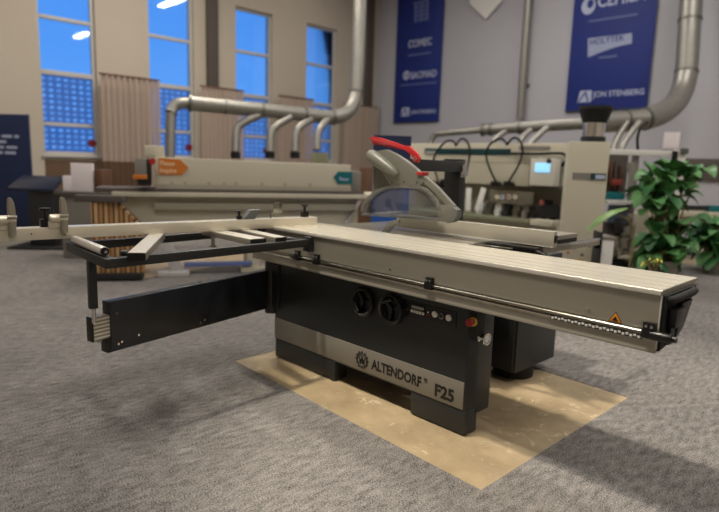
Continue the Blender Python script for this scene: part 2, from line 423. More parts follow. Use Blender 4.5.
# control panel
cp = MB().box((-2.035, YS-.006, .538), (-1.676, YS+.01, .628), .003).build('control_panel', M['black'], saw)
dsp = MB().box((-1.975, YS-.009, .565), (-1.872, YS-.004, .618), .002).build('display', M['matt_black'], cp)
MB().box((-1.965, YS-.011, .595), (-1.882, YS-.008, .610)).build('display_window', M['lcd'], dsp)
for k in range(5): MB().box((-1.968+.019*k, YS-.013, .571), (-1.954+.019*k, YS-.008, .586), .001).build('key', M['white'], dsp)
for k, (x, z) in enumerate(((-1.855, .60), (-1.845, .585), (-1.862, .585))): MB().cyl((x, YS-.009, z-.008), (x, YS-.005, z-.008), .004, n=10).build('indicator_lamp', M['red'] if k else M['white'], cp)
for k, x in enumerate((-1.808, -1.763, -1.719)):
    MB().cyl((x, YS-.005, .592), (x, YS-.016, .592), .0165, n=24, bev=.002).build('push_button', (M['white'], M['dark_chrome'], M['white'])[k], cp)
    if k == 1: MB().cyl((x, YS-.015, .592), (x, YS-.018, .592), .011, n=20).build('button_cap', M['matt_black'], cp.children[-1] if False else cp)
MB().ring((-2.003, YS-.008, .585), (0, 1, 0), .012, .003, 20, 6).build('key_switch', M['dark'], cp)
# emergency stop
ex = MB().box((XRb+.0, YS+.0, .525), (XRb+.045, YS+.075, .650), .004).build('switch_box', M['matt_black'], saw)
est = MB().cyl((XRb+.028, YS+.0, .602), (XRb+.028, YS-.014, .602), .0215, n=24).build('emergency_stop', M['yellow'], ex)
MB().cyl((XRb+.026, YS-.012, .602), (XRb+.026, YS-.040, .602), .0165, .0205, n=24, bev=.004).build('stop_button', M['red'], ex)
# crank knob on the end
kn = MB().cyl((XRb-.0, YS+.075, .51), (XRb+.04, YS+.075, .51), .013, n=20).cyl((XRb+.012, YS+.075, .51), (XRb+.020, YS+.075, .51), .024, n=24)
kn.build('knob_shaft', M['chrome'], saw)
mb = MB(); mb.ring((XRb+.060, YS+.075, .507), (1, 0, 0), .026, .0075, 28, 8); mb.cyl((XRb+.035, YS+.075, .507), (XRb+.063, YS+.075, .507), .021, .02, n=20)
mb.build('crank_knob', M['chrome'], saw)
MB().box((XRb+.045, YS+.33, .59), (XRb+.055, YS+.345, .65), .002).build('key_tag', M['white'], saw)
for z in (.30, .16): pass
MB().cyl((XL, YS+.03, .44), (XL-.045, YS+.03, .44), .018, .022, n=18, bev=.003).build('lock_knob', M['black'], saw)
# motor / electrics box
mo = MB().box((-2.02, 3.16, .075), (-1.802, 3.665, .80), .006).build('motor_housing', M['anthracite'], saw)
MB().box((-2.30, 3.135, .085), (-1.812, 3.16, .78), .006).build('shaded_front', M['matt_black'], mo)  # black sheet that paints shade on the front of the box
MB().cyl((-1.93, 3.36, -.003), (-1.93, 3.36, .075), .13, .13, n=32, bev=.01).build('round_pad', M['rubber'], mo)
MB().box((-2.9, 3.17, .12), (-2.10, 3.6, .80), .01).build('rear_body', M['anthracite'], saw)

# sliding carriage: section in (Y, Z)
CX0, CX1 = -3.34, -.716
sec = [(2.252, .922), (2.249, .919), (2.249, .903), (2.254, .899), (2.256, .862), (2.255, .773), (2.254, .771), (2.270, .769), (2.270, .744), (2.251, .740), (2.251, .732), (2.254, .728), (2.254, .700),
       (2.251, .690), (2.251, .683), (2.300, .683), (2.33, .70), (2.47, .78), (2.60, .87), (2.64, .906), (2.668, .912)]
tops = [2.715]
groove = [2.635, 2.53, 2.43, 2.35, 2.278]
top = [(2.668, .922)]
for g in groove: top += [(g+.0035, .922), (g+.0025, .918), (g-.0025, .918), (g-.0035, .922)]
sec = sec + top
mb = MB(); mb.prism([(CX0, y_, z_) for y_, z_ in sec], (CX1-CX0, 0, 0))
car = mb.build('sliding_carriage', M['alu'], saw, sharp=.25)
# bright running surface strips between the grooves
e = [2.668]+groove+[2.252]
mb = MB()
for i in range(len(e)-1): mb.box((CX0+.002, e[i+1]+.003, .9215), (CX1-.002, e[i]-.003, .9227))
mb.build('running_surface', M['alu_top'], car)
MB().box((CX0+.001, 2.2475, .9040), (CX1-.001, 2.2515, .9215), .001).build('bright_edge', M['alu_bright'], car)
MB().box((CX0+.001, 2.2490, .7355), (CX1-.001, 2.2530, .7395), .001).build('bright_edge', M['alu_bright'], car)
gr = MB().cyl((-2.92, 2.250, .7565), (-.735, 2.250, .7565), .0080, n=16).build('guide_rod', M['dark_chrome'], car)
for x in (-2.84, -2.655, -1.786, -.742):
    cl = MB().box((x-.024, 2.232, .738), (x+.024, 2.262, .772), .003).box((x-.022, 2.238, .768), (x+.022, 2.262, .798), .003)
    cl = cl.build('rod_clamp', M['black'], car)
    MB().cyl((x-.010, 2.24, .784), (x-.010, 2.234, .784), .0055, n=10).cyl((x+.010, 2.24, .784), (x+.010, 2.234, .784), .0055, n=10).build('screw', M['chrome'], cl)
mb = MB()
for k in range(26):
    x = -1.13+k*.0145; mb.box((x, 2.2445, .730+.004*(k % 2)), (x+.010, 2.2485, .739+.004*(k % 2)), .0005)
scs = MB().box((-1.135, 2.2478, .728), (-.762, 2.2500, .744)).build('scale_strip', M['ink'], car); mb.build('scale_mark', M['white'], scs)
for x, z in ((-.98, .797), (-2.06, .797), (-.775, .797)): MB().cyl((x, 2.264, z), (x, 2.251, z), .006, n=12).build('screw', M['chrome'], car)
# warning triangle
ws = MB().prism([(-.900, 2.2555, .768), (-.844, 2.2555, .768), (-.872, 2.2555, .812)], (0, -.0012, 0)).build('warning_sticker', M['ink'], car)
MB().prism([(-.894, 2.2543, .7715), (-.850, 2.2543, .7715), (-.872, 2.2543, .8065)], (0, -.001, 0)).build('sticker_ground', M['orange'], ws)
mb = MB(); mb.box((-.884, 2.2520, .775), (-.860, 2.2534, .780)).prism([(-.880, 2.2534, .780), (-.864, 2.2534, .780), (-.870, 2.2534, .793), (-.877, 2.2534, .788)], (0, -.0014, 0)); mb.build('hand_symbol', M['ink'], ws)
# end cap, handle, bolt
mb = MB(); mb.prism([(CX1, 2.262, .902), (CX1, 2.262, .692), (CX1, 2.33, .703), (CX1, 2.47, .785), (CX1, 2.60, .872), (CX1, 2.62, .902)], (.012, 0, 0), .001)
ec = mb.build('end_cap', M['matt_black'], car)
hd = MB().tube([(CX1+.004, 2.29, .882), (CX1+.022, 2.30, .882), (CX1+.026, 2.40, .884), (CX1+.026, 2.56, .886), (CX1+.004, 2.575, .886)], .0155, 14, 1).build('push_handle', M['rubber'], car)
mb = MB(); mb.box((CX1+.01, 2.30, .78), (CX1+.045, 2.40, .85), .004).box((CX1+.01, 2.31, .71), (CX1+.028, 2.37, .79), .003)
mb.prism([(CX1+.012, 2.40, .86), (CX1+.012, 2.52, .86), (CX1+.012, 2.44, .76), (CX1+.012, 2.36, .72)], (.02, 0, 0), .002); mb.build('end_bracket', M['black'], car)
MB().cyl((CX1-.02, 2.245, .753), (CX1+.055, 2.245, .753), .0185, n=18, bev=.003).cyl((CX1+.055, 2.245, .753), (CX1+.070, 2.245, .753), .012, n=14).build('rod_end', M['black'], car)
MB().prism([(CX1, 2.2515, .902), (CX1, 2.2515, .70), (CX1, 2.258, .70), (CX1, 2.258, .902)], (.004, 0, 0)).build('bright_edge', M['alu_bright'], car)

# main table, behind the carriage
mb = MB(); y = 2.745; mb.box((-3.12, y, .870), (-1.95, 3.62, .9035), .002)
for k, yy in enumerate((2.80, 2.86, 2.93)): mb.box((-3.12, yy, .9035), (-1.96, yy+.045, .9065), .001)
mt = mb.build('main_table', M['steel'], saw)
MB().box((-3.0, 2.76, .80), (-2.0, 3.5, .87), .01).build('table_support', M['anthracite'], saw)
# front guide rail across the machine end, rip fence and its saddle
rl = MB().bar((-1.615, 3.02, .890), (-1.590, 3.70, .890), .03, .03, .003).build('fence_rail', M['alu'], saw)
MB().cyl((-1.615, 3.01, .908), (-1.590, 3.71, .908), .011, n=16).build('round_bar', M['chrome'], rl)
MB().box((-1.61, 3.70, .85), (-1.57, 3.72, .91), .003).build('rail_cap', M['black'], rl)
rf = MB().box((-2.70, 3.0, .917), (-1.533, 3.035, 1.006), .002).build('rip_fence', mat('fence_plate_aluminium', (186, 181, 168), .34, .35, noise=(3, .04, (.2, 6, 6))), saw)
MB().box((-2.70, 2.999, .9175), (-1.534, 3.001, .921)).build('wear_strip', M['alu_bright'], rf)
sd = MB().box((-1.86, 3.05, .955), (-1.56, 3.34, .975), .003).box((-1.82, 3.04, .905), (-1.58, 3.08, .957), .003).box((-1.60, 3.05, .925), (-1.56, 3.34, .957), .003)
sd = sd.build('fence_saddle', M['alu'], rf)
MB().box((-1.562, 3.10, .930), (-1.553, 3.32, .952), .001).build('saddle_slot', M['matt_black'], rf)
MB().box((-1.535, 3.003, .945), (-1.525, 3.03, .985), .002).build('fence_end_cap', M['black'], rf)
MB().box((-1.82, 2.93, .875), (-1.60, 3.0, .912), .006).box((-1.95, 2.97, .86), (-1.62, 3.1, .90), .004).cyl((-1.62, 2.95, .895), (-1.52, 2.90, .885), .010, .007, n=12).build('clamp_lever', M['black'], rf)
MB().bar((-2.0, 2.86, .895), (-1.72, 2.90, .895), .03, .012, .002).build('locking_bar', M['chrome'], rf)
# overhead arm
pa = MB().box((-2.895, 3.76, .0), (-2.745, 3.84, 1.33), .006)
pa = pa.build('guard_post', M['frame_black'], saw)
am = MB().bar((-2.795, 3.82, 1.342), (-2.60, 2.90, 1.345), .10, .082, .004).build('guard_arm', M['frame_black'], pa)
MB().box((-2.89, 3.74, 1.385), (-2.76, 3.85, 1.40), .002).build('arm_cap', M['black'], pa)
MB().box((-2.735, 3.76, 1.26), (-2.72, 3.82, 1.36), .003).build('arm_clamp', M['chrome'], pa)
# blade guard
def px(pts, Y): return [ony(x, y_, Y) for x, y_ in pts]
bg = thing('blade_guard', (-2.5, 2.85, .91), None, None); bg.parent = saw; bg.location = Vector((-2.5, 2.85, .91))-saw.location
GY0, GY1 = 2.825, 2.862
mb = MB()
mb.prism(px([(376, 151), (386, 149.5), (397, 155), (410, 164), (421, 173.5), (426, 178), (420, 186.5), (404, 186), (389, 185), (384, 176), (379, 168)], GY0), (0, GY1-GY0, 0), .006)
gb = mb.build('guard_body', M['guard'], bg)
mb = MB(); mb.prism(px([(420, 173), (427, 178), (437, 187), (447, 198), (454, 206), (450, 211), (441, 200), (431, 190), (421, 181)], GY0+.003), (0, GY1-GY0-.006, 0), .007)
mb.prism(px([(439, 205), (450, 204.5), (456, 210), (453, 220), (447, 222.5), (437, 221), (439, 213)], GY0), (0, GY1-GY0, 0), .006)
mb.build('front_arm', M['guard'], bg)
mb = MB(); mb.prism(px([(452, 206), (457, 210), (457.5, 216), (453, 222), (446, 223.5), (449, 218), (452, 213)], GY0-.004), (0, GY1-GY0+.008, 0), .005)
mb.build('nose_wheel', M['guard_dark'], bg)
# extraction port: tapered tube
a0 = ony(369, 154, 2.80); a1 = ony(398, 175, 2.81)
t_ = MB(); P = [a0+(a1-a0)*k for k in (0, .02, .1, .3, .55, .8, .95, 1)]; rads = [.018, .034, .044, .044, .040, .030, .018, .004]
tm = bmesh.new(); rings = []; d = (a1-a0).normalized(); yv = Vector((0, 1, 0)); xv = yv.cross(d).normalized(); yv = d.cross(xv)
for p, r_ in zip(P, rads): rings.append([tm.verts.new(p+(xv*math.cos(2*PI*k/20)+yv*math.sin(2*PI*k/20))*r_) for k in range(20)])
for i in range(len(rings)-1):
    for k in range(20): tm.faces.new((rings[i][k], rings[i][(k+1) % 20], rings[i+1][(k+1) % 20], rings[i+1][k]))
tm.faces.new(rings[0]); tm.faces.new(rings[-1][::-1]); bmesh.ops.recalc_face_normals(tm, faces=tm.faces[:])
t_._merge(tm); t_.build('extraction_port', M['guard'], bg)
mb = MB(); mb.prism(px([(372.5, 164), (379, 168), (384, 177), (389, 185), (380, 189), (372, 196)], GY0+.012), (0, .035, 0), .003)
for k in range(5):
    p = ony(374.5+k*2.4, 166+k*2.2, GY0+.010); q = ony(374.5+k*2.2, 192-k*1.3, GY0+.010); mb.tube([p, q], .004, 8)
mb.build('ribbed_fin', mat('fin_grey_plastic', (98, 96, 88), .5), bg)
def arch(pts, w, y0, y1, name, m):
    bmx = MB(); n = len(pts)
    for i in range(n-1):
        a = ony(*pts[i], y0); b = ony(*pts[i+1], y0); d = b-a; nn = Vector((-d.z, 0, d.x)).normalized()*w
        bmx.prism([a-nn-d*.04, b-nn+d*.04, b+nn+d*.04, a+nn-d*.04], (0, y1-y0, 0))
    return bmx.build(name, m, bg)
AR = [(361.5, 211), (363, 204), (368, 198), (374, 192.5), (381, 189), (389, 187), (400, 186.5), (411, 186.5), (420, 187.5), (427, 191), (432, 196), (436, 202), (439, 209), (440, 216)]
ar = arch(AR, .009, GY0-.003, GY0+.010, 'shield_frame', M['guard'])
arch([(367, 212)]+[(x+3.6 if x < 400 else x-3.6, y_+2.6) for x, y_ in AR[2:-2]], .0028, GY0-.004, GY0, 'shield_seal', M['dark'])
MB().prism(px(AR[:-1]+[(438, 219), (415, 219), (385, 217), (362, 215)], GY0), (0, .003, 0)).build('clear_shield', M['clear'], bg)
MB().prism(px(AR[:-1]+[(438, 219), (415, 219), (385, 217), (362, 215)], GY1-.003), (0, .003, 0)).build('clear_shield', M['clear'], bg)
MB().bar(ony(361, 214.5, GY0), ony(440, 220, GY0), .01, .012, .002).build('shield_lower_edge', M['clear'], bg)
mb = MB()
for x, y_ in ((391.5, 182.5), (404, 182), (417, 182.5)):
    p = ony(x, y_, GY0); mb.cyl(p, p+Vector((0, -.002, 0)), .006, n=10)
mb.build('screw', M['ink'], bg)
mb = MB(); p = ony(422, 174, GY0-.01); mb.box(p+Vector((-.045, 0, -.008)), p+Vector((.005, .06, .012)), .004); mb.build('red_catch', M['red'], bg)
rh = [(369.5, 137.8), (372, 136.5), (379.7, 137.8), (391, 141.2), (403, 145.6), (409, 146), (417.2, 153.4), (419.5, 158.1), (417.2, 162.8), (413.3, 162), (411, 155), (404.7, 150.3), (393, 148), (379.7, 145.6), (373.4, 144.8)]
mb = MB(); mb.prism(px(rh, 2.842), (0, .02, 0), .004); hd = mb.build('red_handle', M['red'], bg)
mb = MB()
for k in range(3): mb.tube([ony(372+k*1.2, 139+k*1.9, 2.835), ony(392+k*3, 143.3+k*1.6, 2.835)], .0025, 6)
mb.build('handle_rib', M['red'], hd)
mb = MB(); mb.ring(ony(415, 158.5, 2.833), (0, 1, 0), .011, .003, 20, 6); mb.build('pivot', M['chrome'], bg)
mb = MB(); mb.prism(px([(381, 233), (388, 233.5), (393, 227), (399, 223), (399, 219), (392, 220.5), (386, 225)], 2.76), (0, .014, 0), .003); mb.build('riving_shoe', M['guard'], bg)

# cross-cut frame
FX0, FX1 = -3.32, -2.70
fr = MB(); zc = .864
fr.bar((-2.665, 1.04, zc), (-2.72, 2.25, zc), .045, .045, .004); fr.bar((-3.25, 1.06, zc), (-3.36, 2.25, zc), .045, .045, .004)
fr.bar((-3.27, 1.058, zc), (-2.643, 1.022, zc), .05, .045, .004); fr.bar((-3.36, 2.19, zc), (-2.77, 2.19, zc), .03, .04, .003)
fr.box((-2.75, 2.215, .81), (-2.69, 2.249, .899), .004)
fr = fr.build('crosscut_frame', M['frame_black'], saw)
mb = MB(); mb.cyl((-2.668, 1.10, .856), (-2.662, 1.10, .856), .006, n=10); mb.cyl((-2.668, 1.155, .856), (-2.662, 1.155, .856), .006, n=10); mb.build('bolt', M['ink'], fr)
def slat(p, q, w, z0, z1, name='support_slat', one=0):
    d = (Vector(q)-Vector(p)).normalized()
    s_ = MB().bar((p[0], p[1], (z0+z1)/2), (q[0], q[1], (z0+z1)/2), w, z1-z0, .002)
    s_ = s_.build(name, M['alu'], saw)
    n = Vector((-d.y, d.x, 0))
    for o_ in ((0,) if one else (-.24, .24)):
        u = MB().bar(Vector((p[0], p[1], z1+.001))+n*w*o_, Vector((q[0], q[1], z1+.001))+n*w*o_, w*(.94 if one else .40), .002)
        u.build('bright_strip', M['alu_bright'], s_)
    e1 = Vector((q[0], q[1], (z0+z1)/2))
    MB().bar(e1, e1+d*.006, w, z1-z0, .001).build('end_cap', M['black'], s_)
def xy0(v): return (v.x, v.y, 0)
slat(xy0(onz(209, 229.3, .909)), xy0(onz(258, 238.8, .909)), .105, .877, .909)
slat(xy0(onz(237, 228, .909)), xy0(onz(280.6, 237.4, .909)), .072, .877, .909)
mb = MB(); q = onz(213, 247, .80); mb.cyl((q.x, q.y, .80), (q.x, q.y, .878), .011, n=14).cyl((q.x, q.y, .80), (q.x, q.y, .812), .022, n=18); mb.build('clamp_bolt', M['steel'], saw)
# diagonal profile
slat(xy0(onz(158, 232.7, .912)), xy0(onz(136.4, 253, .912)), .080, .876, .912, 'mitre_profile', 1)
# end roller
ro = MB().cyl((-3.20, 1.055, .909), (-2.735, 1.03, .909), .021, n=28, bev=.002).build('end_roller', M['alu_bright'], saw)
MB().cyl((-2.736, 1.03, .909), (-2.725, 1.029, .909), .019, n=20).build('roller_cap', M['black'], ro)
MB().cyl((-2.728, 1.029, .909), (-2.712, 1.028, .909), .007, n=12).build('axle', M['chrome'], ro)
mb = MB(); mb.box((-2.79, 1.12, .868), (-2.72, 1.15, .895), .004).tube([(-2.75, 1.13, .885), (-2.80, 1.20, .887), (-2.90, 1.26, .887)], .011, 10, 1); mb.ball((-2.74, 1.125, .889), .018)
mb.build('clamp_handle', M['black'], saw)
# support post and swing arm
A0 = onz(110, 302, .60); A1 = onz(272, 269.5, .60); A0.z = A1.z = 0; AD = (A1-A0).normalized(); print('ARM', A0, A1); AN = Vector((AD.y, -AD.x, 0))   # arm direction, outward normal (+X side)
ps = MB().box((-2.916, 1.008, .605), (-2.879, 1.045, .845), .004).build('support_post', M['frame_black'], saw)
MB().cyl((-2.896, 1.027, .53), (-2.896, 1.027, .61), .010, n=16).build('post_rod', M['chrome'], ps)
def armbar(a, b, z0, z1, w, off=0, bev=.003):
    return MB().bar(a+AN*off+Vector((0, 0, (z0+z1)/2)), b+AN*off+Vector((0, 0, (z0+z1)/2)), w, z1-z0, bev)
sa = MB(); pts = [(0, .375), (1.27, .375), (1.27, .612), (0, .612)]
sa = armbar(A0, A1, .330, .600, .058, -.029)
sa = sa.build('swing_arm', M['armblack'], saw)

kx = armbar(A0-AD*.006, A0+AD*.002, .53, .600, .060, -.029, .001); kx.build('arm_end_plate', M['black'], sa)
kb = armbar(A0-AD*.022, A0+AD*.002, .330, .41, .060, -.029, .002); kb.build('arm_end_plate', M['black'], sa)
bl = armbar(A0-AD*.095, A0+AD*.01, .408, .532, .046, -.03, .002).build('extension_block', M['alu'], sa)
for k in range(6):
    z = .418+k*.0195; armbar(A0-AD*.092, A0-AD*.002, z, z+.007, .052, -.03, .001).build('rib', M['alu_bright'], bl)
armbar(A0-AD*.101, A0-AD*.094, .406, .534, .052, -.03, .001).build('block_cap', M['black'], bl)
MB().cyl(A0-AD*.05+Vector((0, 0, .392))-AN*.03, A0-AD*.05+Vector((0, 0, .410))-AN*.03, .014, n=14).build('foot_bolt', M['steel'], bl)
for s_, z in ((.035, .535), (.04, .365), (.06, .372), (.165, .385), (.62, .530), (.60, .36), (.635, .37), (1.0, .42)):
    p = A0+AD*s_+Vector((0, 0, z)); MB().cyl(p-AN*.002, p+AN*.003, .0065, n=12).build('bolt', M['chrome'], sa)
MB().ball(A0+AD*.63+Vector((0, 0, .600))-AN*.03, .012, (1.6, 1, .4)).build('arm_knob', M['frame_black'], sa)
MB().cyl((-3.26, 2.36, .3), (-3.26, 2.36, .70), .05, n=24).box((-3.26, 2.33, .35), (-3.15, 2.40, .65), .004).build('arm_pivot', M['frame_black'], saw)

# cross-cut fence
FR = Vector((-3.055, 2.575, 0)); FL = Vector((-3.265, .73, 0)); FD = (FL-FR).normalized(); FN = Vector((-FD.y, FD.x, 0))
if FN.x < 0: FN = -FN
def fp(s_, n_, z): return FR+FD*s_+FN*n_+Vector((0, 0, z))      # distance from the right end, outward offset, height
LEN = 2.35
def fbox(s0, s1, n0, n1, z0, z1, bev=.002):
    return MB().bar(fp(s0, (n0+n1)/2, (z0+z1)/2), fp(s1, (n0+n1)/2, (z0+z1)/2), abs(n1-n0), z1-z0, bev)
fe = fbox(0, LEN, -.075, 0, .9125, .972)
fe = fe.build('crosscut_fence', M['fence_alu'], saw)
fbox(.004, LEN-.004, -.030, -.004, .9715, .9745, .001).build('top_strip', M['alu_bright'], fe)
fbox(.004, LEN-.004, -.072, -.050, .9715, .9745, .001).build('top_strip', M['alu_bright'], fe)
fbox(.004, LEN-.004, -.046, -.034, .9715, .9728, 0).build('scale', M['print_white'], fe)
mb = MB(); p = fp(1.72, 0, .945); mb.cyl(p, p+FN*.002, .004, n=10); mb.build('screw', M['ink'], fe)
fbox(-.008, 0, -.076, .001, .9115, .973, .001).build('end_cap', M['alu_bright'], fe)
def stop(s_):
    st = MB(); pr = []
    # rounded upright plate: outline in (along, z), thickness outwards
    for a, z in ((-.016, .935), (-.004, .930), (.010, .934), (.018, .95), (.021, 1.0), (.021, 1.06), (.017, 1.10), (.008, 1.125), (-.004, 1.132), (-.014, 1.125), (-.018, 1.09), (-.018, .96)):
        pr.append(fp(s_-a*.9, .028, z))
    st.prism(pr, FN*-.022+Vector((0, 0, 0)), .004)
    st = st.build('flip_stop', M['steel'], fe)
    MB().cyl(fp(s_-.02, .006, 1.02), fp(s_+.065, .006, 1.02), .023, n=24, bev=.004).build('stop_hub', M['fence_alu'], st)
    MB().cyl(fp(s_-.022, .03, 1.035), fp(s_+.02, .032, 1.035), .009, n=14).build('stop_pin', M['steel'], st)
    fbox(s_+.01, s_+.07, -.06, .01, .972, 1.005).build('stop_base', M['fence_alu'], st)
stop(1.572); stop(1.805)
def clamp(s_, h_, n_=-.03, w=.026):
    k = fbox(s_-w, s_+w, n_-w*.8, n_+w*.8, .974, .974+h_*.42, .003)
    k.cyl(fp(s_, n_, .99), fp(s_, n_, .974+h_*.9), .009, n=12).cyl(fp(s_, n_, .974+h_*.85), fp(s_, n_, .974+h_), w*1.05, n=20, bev=.003)
    k.build('clamp_knob', M['black'], fe)
clamp(1.648, .098); clamp(.075, .085, w=.022); clamp(.56, .055, w=.015)
mb = MB(); mb.prism([fp(.545, -.01, .974), fp(.46, -.01, .974), fp(.41, -.01, 1.035), fp(.49, -.01, 1.032)], FN*-.05, .003); mb.build('angled_plate', M['guard_dark'], fe)
mb = MB(); mb.tube([fp(.335, -.03, .975), fp(.335, -.03, 1.01), fp(.26, -.03, 1.012)], .006, 8)
mb.prism([fp(.32, -.025, 1.01), fp(.25, -.025, 1.012), fp(.255, -.025, 1.075), fp(.31, -.025, 1.08)], FN*-.012, .002); mb.build('stop_hook', M['dark_chrome'], fe)
for s_ in (.42,):
    fbox(s_-.02, s_+.02, -.02, .02, .895, .915).build('fence_pivot', M['black'], fe)

# ================================================================= BACKGROUND
def local(o, ang):
    m = Matrix.Rotation(ang, 4, 'Z'); m.translation = Vector(o); return m
class LB:
    """boxes in a local frame: x right in the photo, y away, z up"""
    def __init__(s, o, ang): s.m = local(o, ang)
    def p(s, x, y, z): return s.m @ Vector((x, y, z))
    def box(s, a, b, bev=0, mb=None): return (mb or MB()).box(a, b, bev, s.m)
    def x(s): return (s.m.to_3x3() @ Vector((1, 0, 0)))

# ---- edge bander on the left
L0 = at(100, 193, 6.35); L1 = at(357, 196.5, 7.25)
ea = math.atan2(L1.y-L0.y, L1.x-L0.x); EL = (L1-L0).xy.length
E = LB((L0.x, L0.y, 0), ea); ez = (L0.z+L1.z)/2
def exy(px_, py_, yy=0):      # point of the bander's front plane under a pixel -> local x, z
    d = ray(px_, py_); n = E.m.to_3x3() @ Vector((0, 1, 0)); o = E.p(0, yy, 0); t = (o-CAM).dot(n)/d.dot(n); q = CAM+d*t
    l = E.m.inverted() @ q; return l.x, l.z
bander = thing('edge_banding_machine', E.p(EL/2, .3, 0), 'long cream edge banding machine behind the saw, with orange and teal arrow signs', 'machine')
hx0 = exy(155, 170)[0]; hx1 = exy(352, 175)[0]; zt = exy(250, 160.5)[1]; zb = exy(250, 190)[1]
zhl = exy(155, 157)[1]; zhr = exy(352, 165)[1]
hood = MB().prism([E.p(hx0, .05, zb), E.p(hx1, .05, zb), E.p(hx1, .05, zhr), E.p(hx0, .05, zhl)], E.m.to_3x3() @ Vector((0, .6, 0)), .01).build('hood', M['cream'], bander)
E.box((hx0, .03, zb), (hx1, .06, zb+.05)).build('hood_rail', M['cream_shaded'], bander)
E.box((.12, -.03, ez-.03), (EL+.45, .75, ez+.02), .005).build('bed_top', M['cream'], bander)
E.box((-.05, .02, zb-.05), (EL+.1, .5, zb), .002).build('hood_track', M['board'], bander)
bp0, bq0 = exy(113, 198, .1); bp1, bq1 = exy(143, 224, .1)
MB().prism([E.p(bp0, .1, ez-.03), E.p(bp1+.01, .1, bq1), E.p(bp1+.08, .1, ez-.46), E.p(EL+.05, .1, ez-.46), E.p(EL+.05, .1, ez-.03)], E.m.to_3x3() @ Vector((0, .6, 0)), .01).build('base_cabinet', M['cream'], bander)
E.box((.55, .03, ez-.18), (EL+.02, .11, ez-.10), .006).build('lower_rail', M['cream_shaded'], bander)
l0 = exy(158, 232, -.02)[0]; l1 = exy(176, 262, -.02)[0]; l2 = exy(184, 268, -.02)[0]
sl = MB().prism([E.p(l0, -.02, .52), E.p(l0+.10, -.02, .52), E.p(l2, -.02, .05), E.p(l1-.06, -.02, .05)], E.m.to_3x3() @ Vector((0, .10, 0)), .006).build('slanted_leg', M['frame_white'], bander)
E.box((l0-.02, -.06, 0), (l2+.06, .16, .055), .01).build('leg_plate', M['frame_white'], sl)
b0 = exy(184, 262, .1)[0]; b1_ = exy(252, 262, .1)[0]
E.box((b0, .06, .085), (b1_, .14, .135), .008).build('blue_foot_rail', mat('dull_blue_paint', (96, 112, 160), .4), bander)
for xx in (1.6, EL-.3):
    lg = E.box((xx, .15, .0), (xx+.16, .55, ez-.44), .01).build('leg', M['cream'], bander)
    E.box((xx-.08, .08, 0), (xx+.24, .6, .06), .01).build('leg_plate', M['cream'], lg)
bx0, _ = exy(345, 200); bx1, _ = exy(362, 200)
MB().prism([E.p(bx1-.05, .0, ez-.03), E.p(bx1+.02, .0, ez-.03), E.p(bx0-.0, .0, ez-.40), E.p(bx0-.05, .0, ez-.40), E.p(bx1-.09, 0, ez-.2)], E.m.to_3x3() @ Vector((0, .06, 0)), .004).build('end_brace', M['frame_white'], bander)
E.box((hx1, .12, zb), (hx1+.16, .6, zhr-.08), .01).build('end_cover', M['grey'], bander)
# arrow signs
def sign(pxl, m, name, txt, tm, sz, org, ):
    pts = [E.p(exy(x, y_, .05)[0], .045, exy(x, y_, .05)[1]) for x, y_ in pxl]
    s_ = MB().prism(pts, E.m.to_3x3() @ Vector((0, -.008, 0))).build(name, m, bander)
    for k, t_ in enumerate(txt):
        ox, oz = exy(org[0], org[1]+k*org[2], .05)
        words(t_, 'lettering', tm, s_, E.p(ox, .034, oz), E.x(), (0, 0, 1), sz, .004, .8, .02)
    return s_
sign([(158.5, 158), (180, 159.5), (188.5, 167.5), (182, 175), (158.5, 174.5)], M['orange_brown'], 'arrow_sign', ['Please', 'Inquire'], M['peach'], .078, (160, 165.5, 7.0))
sign([(333.5, 177), (338, 171.5), (352, 172), (352, 184), (338, 184)], M['teal'], 'arrow_sign', ['Please'], M['print_white'], .06, (339, 180.5, 0))
mb = MB()
for px_ in (172, 185, 209, 224, 236, 262, 285, 310):
    xx, zz = exy(px_, 183+(px_-170)*.012, .05); mb.cyl(E.p(xx, .05, zz), E.p(xx, .04, zz), .018, n=12)
mb.build('yellow_latch', M['cream_shaded'], bander)
c0, z0 = exy(138, 185); c1, z1 = exy(151, 159)
cb = E.box((c0, -.1, z0), (c1, .2, z1), .02).build('control_box', M['matt_black'], bander)
cc, zz = exy(142, 167); E.box((cc-.07, -.11, zz-.09), (cc+.05, -.098, zz+.09), .005).build('display', M['grey'], cb)
cc, zz = exy(152.5, 161.5); MB().cyl(E.p(cc, -.12, zz), E.p(cc, -.05, zz), .035, n=18).build('stop_button', M['red'], cb)
cc, zz = exy(139, 177); E.box((cc-.06, -.12, zz-.02), (cc+.09, -.08, zz+.03), .005).build('orange_tag', M['orange_brown'], cb)
# things on it
xx0, zz0 = exy(145, 157, .3); xx1, zz1 = exy(164, 146, .3)
tag(E.box((xx0, .25, zhl+.0), (xx1, .55, zz1), .01).build('cardboard_box', M['cream']), 'cream box lying on the left end of the edge banding machine', 'box')
xx0, _ = exy(314, 157, .3); xx1, zz1 = exy(328, 151, .3)
tag(E.box((xx0, .25, zhr+.006+(zhl-zhr)*.18), (xx1, .5, zhr+.14), .01).build('parts_box', M['olive']), 'small olive grey box on top of the edge banding machine, right half', 'box')
# smoked screen left of the hood
E2 = at(45, 160, 9.4); E3 = at(150, 160, 9.4)
sc_ = thing('smoked_screen', ((E2.x+E3.x)/2, (E2.y+E3.y)/2, 0), 'low smoked brown see-through screen standing before the first curtain', 'screen')
MB().bar((E2.x, E2.y, .65), (E3.x, E3.y, .65), .02, 1.20).build('panel', M['smoke'], sc_)
for q in (E2, E3): MB().box((q.x-.05, q.y-.15, 0), (q.x+.05, q.y+.15, .06), .005).build('foot', M['grey'], sc_)
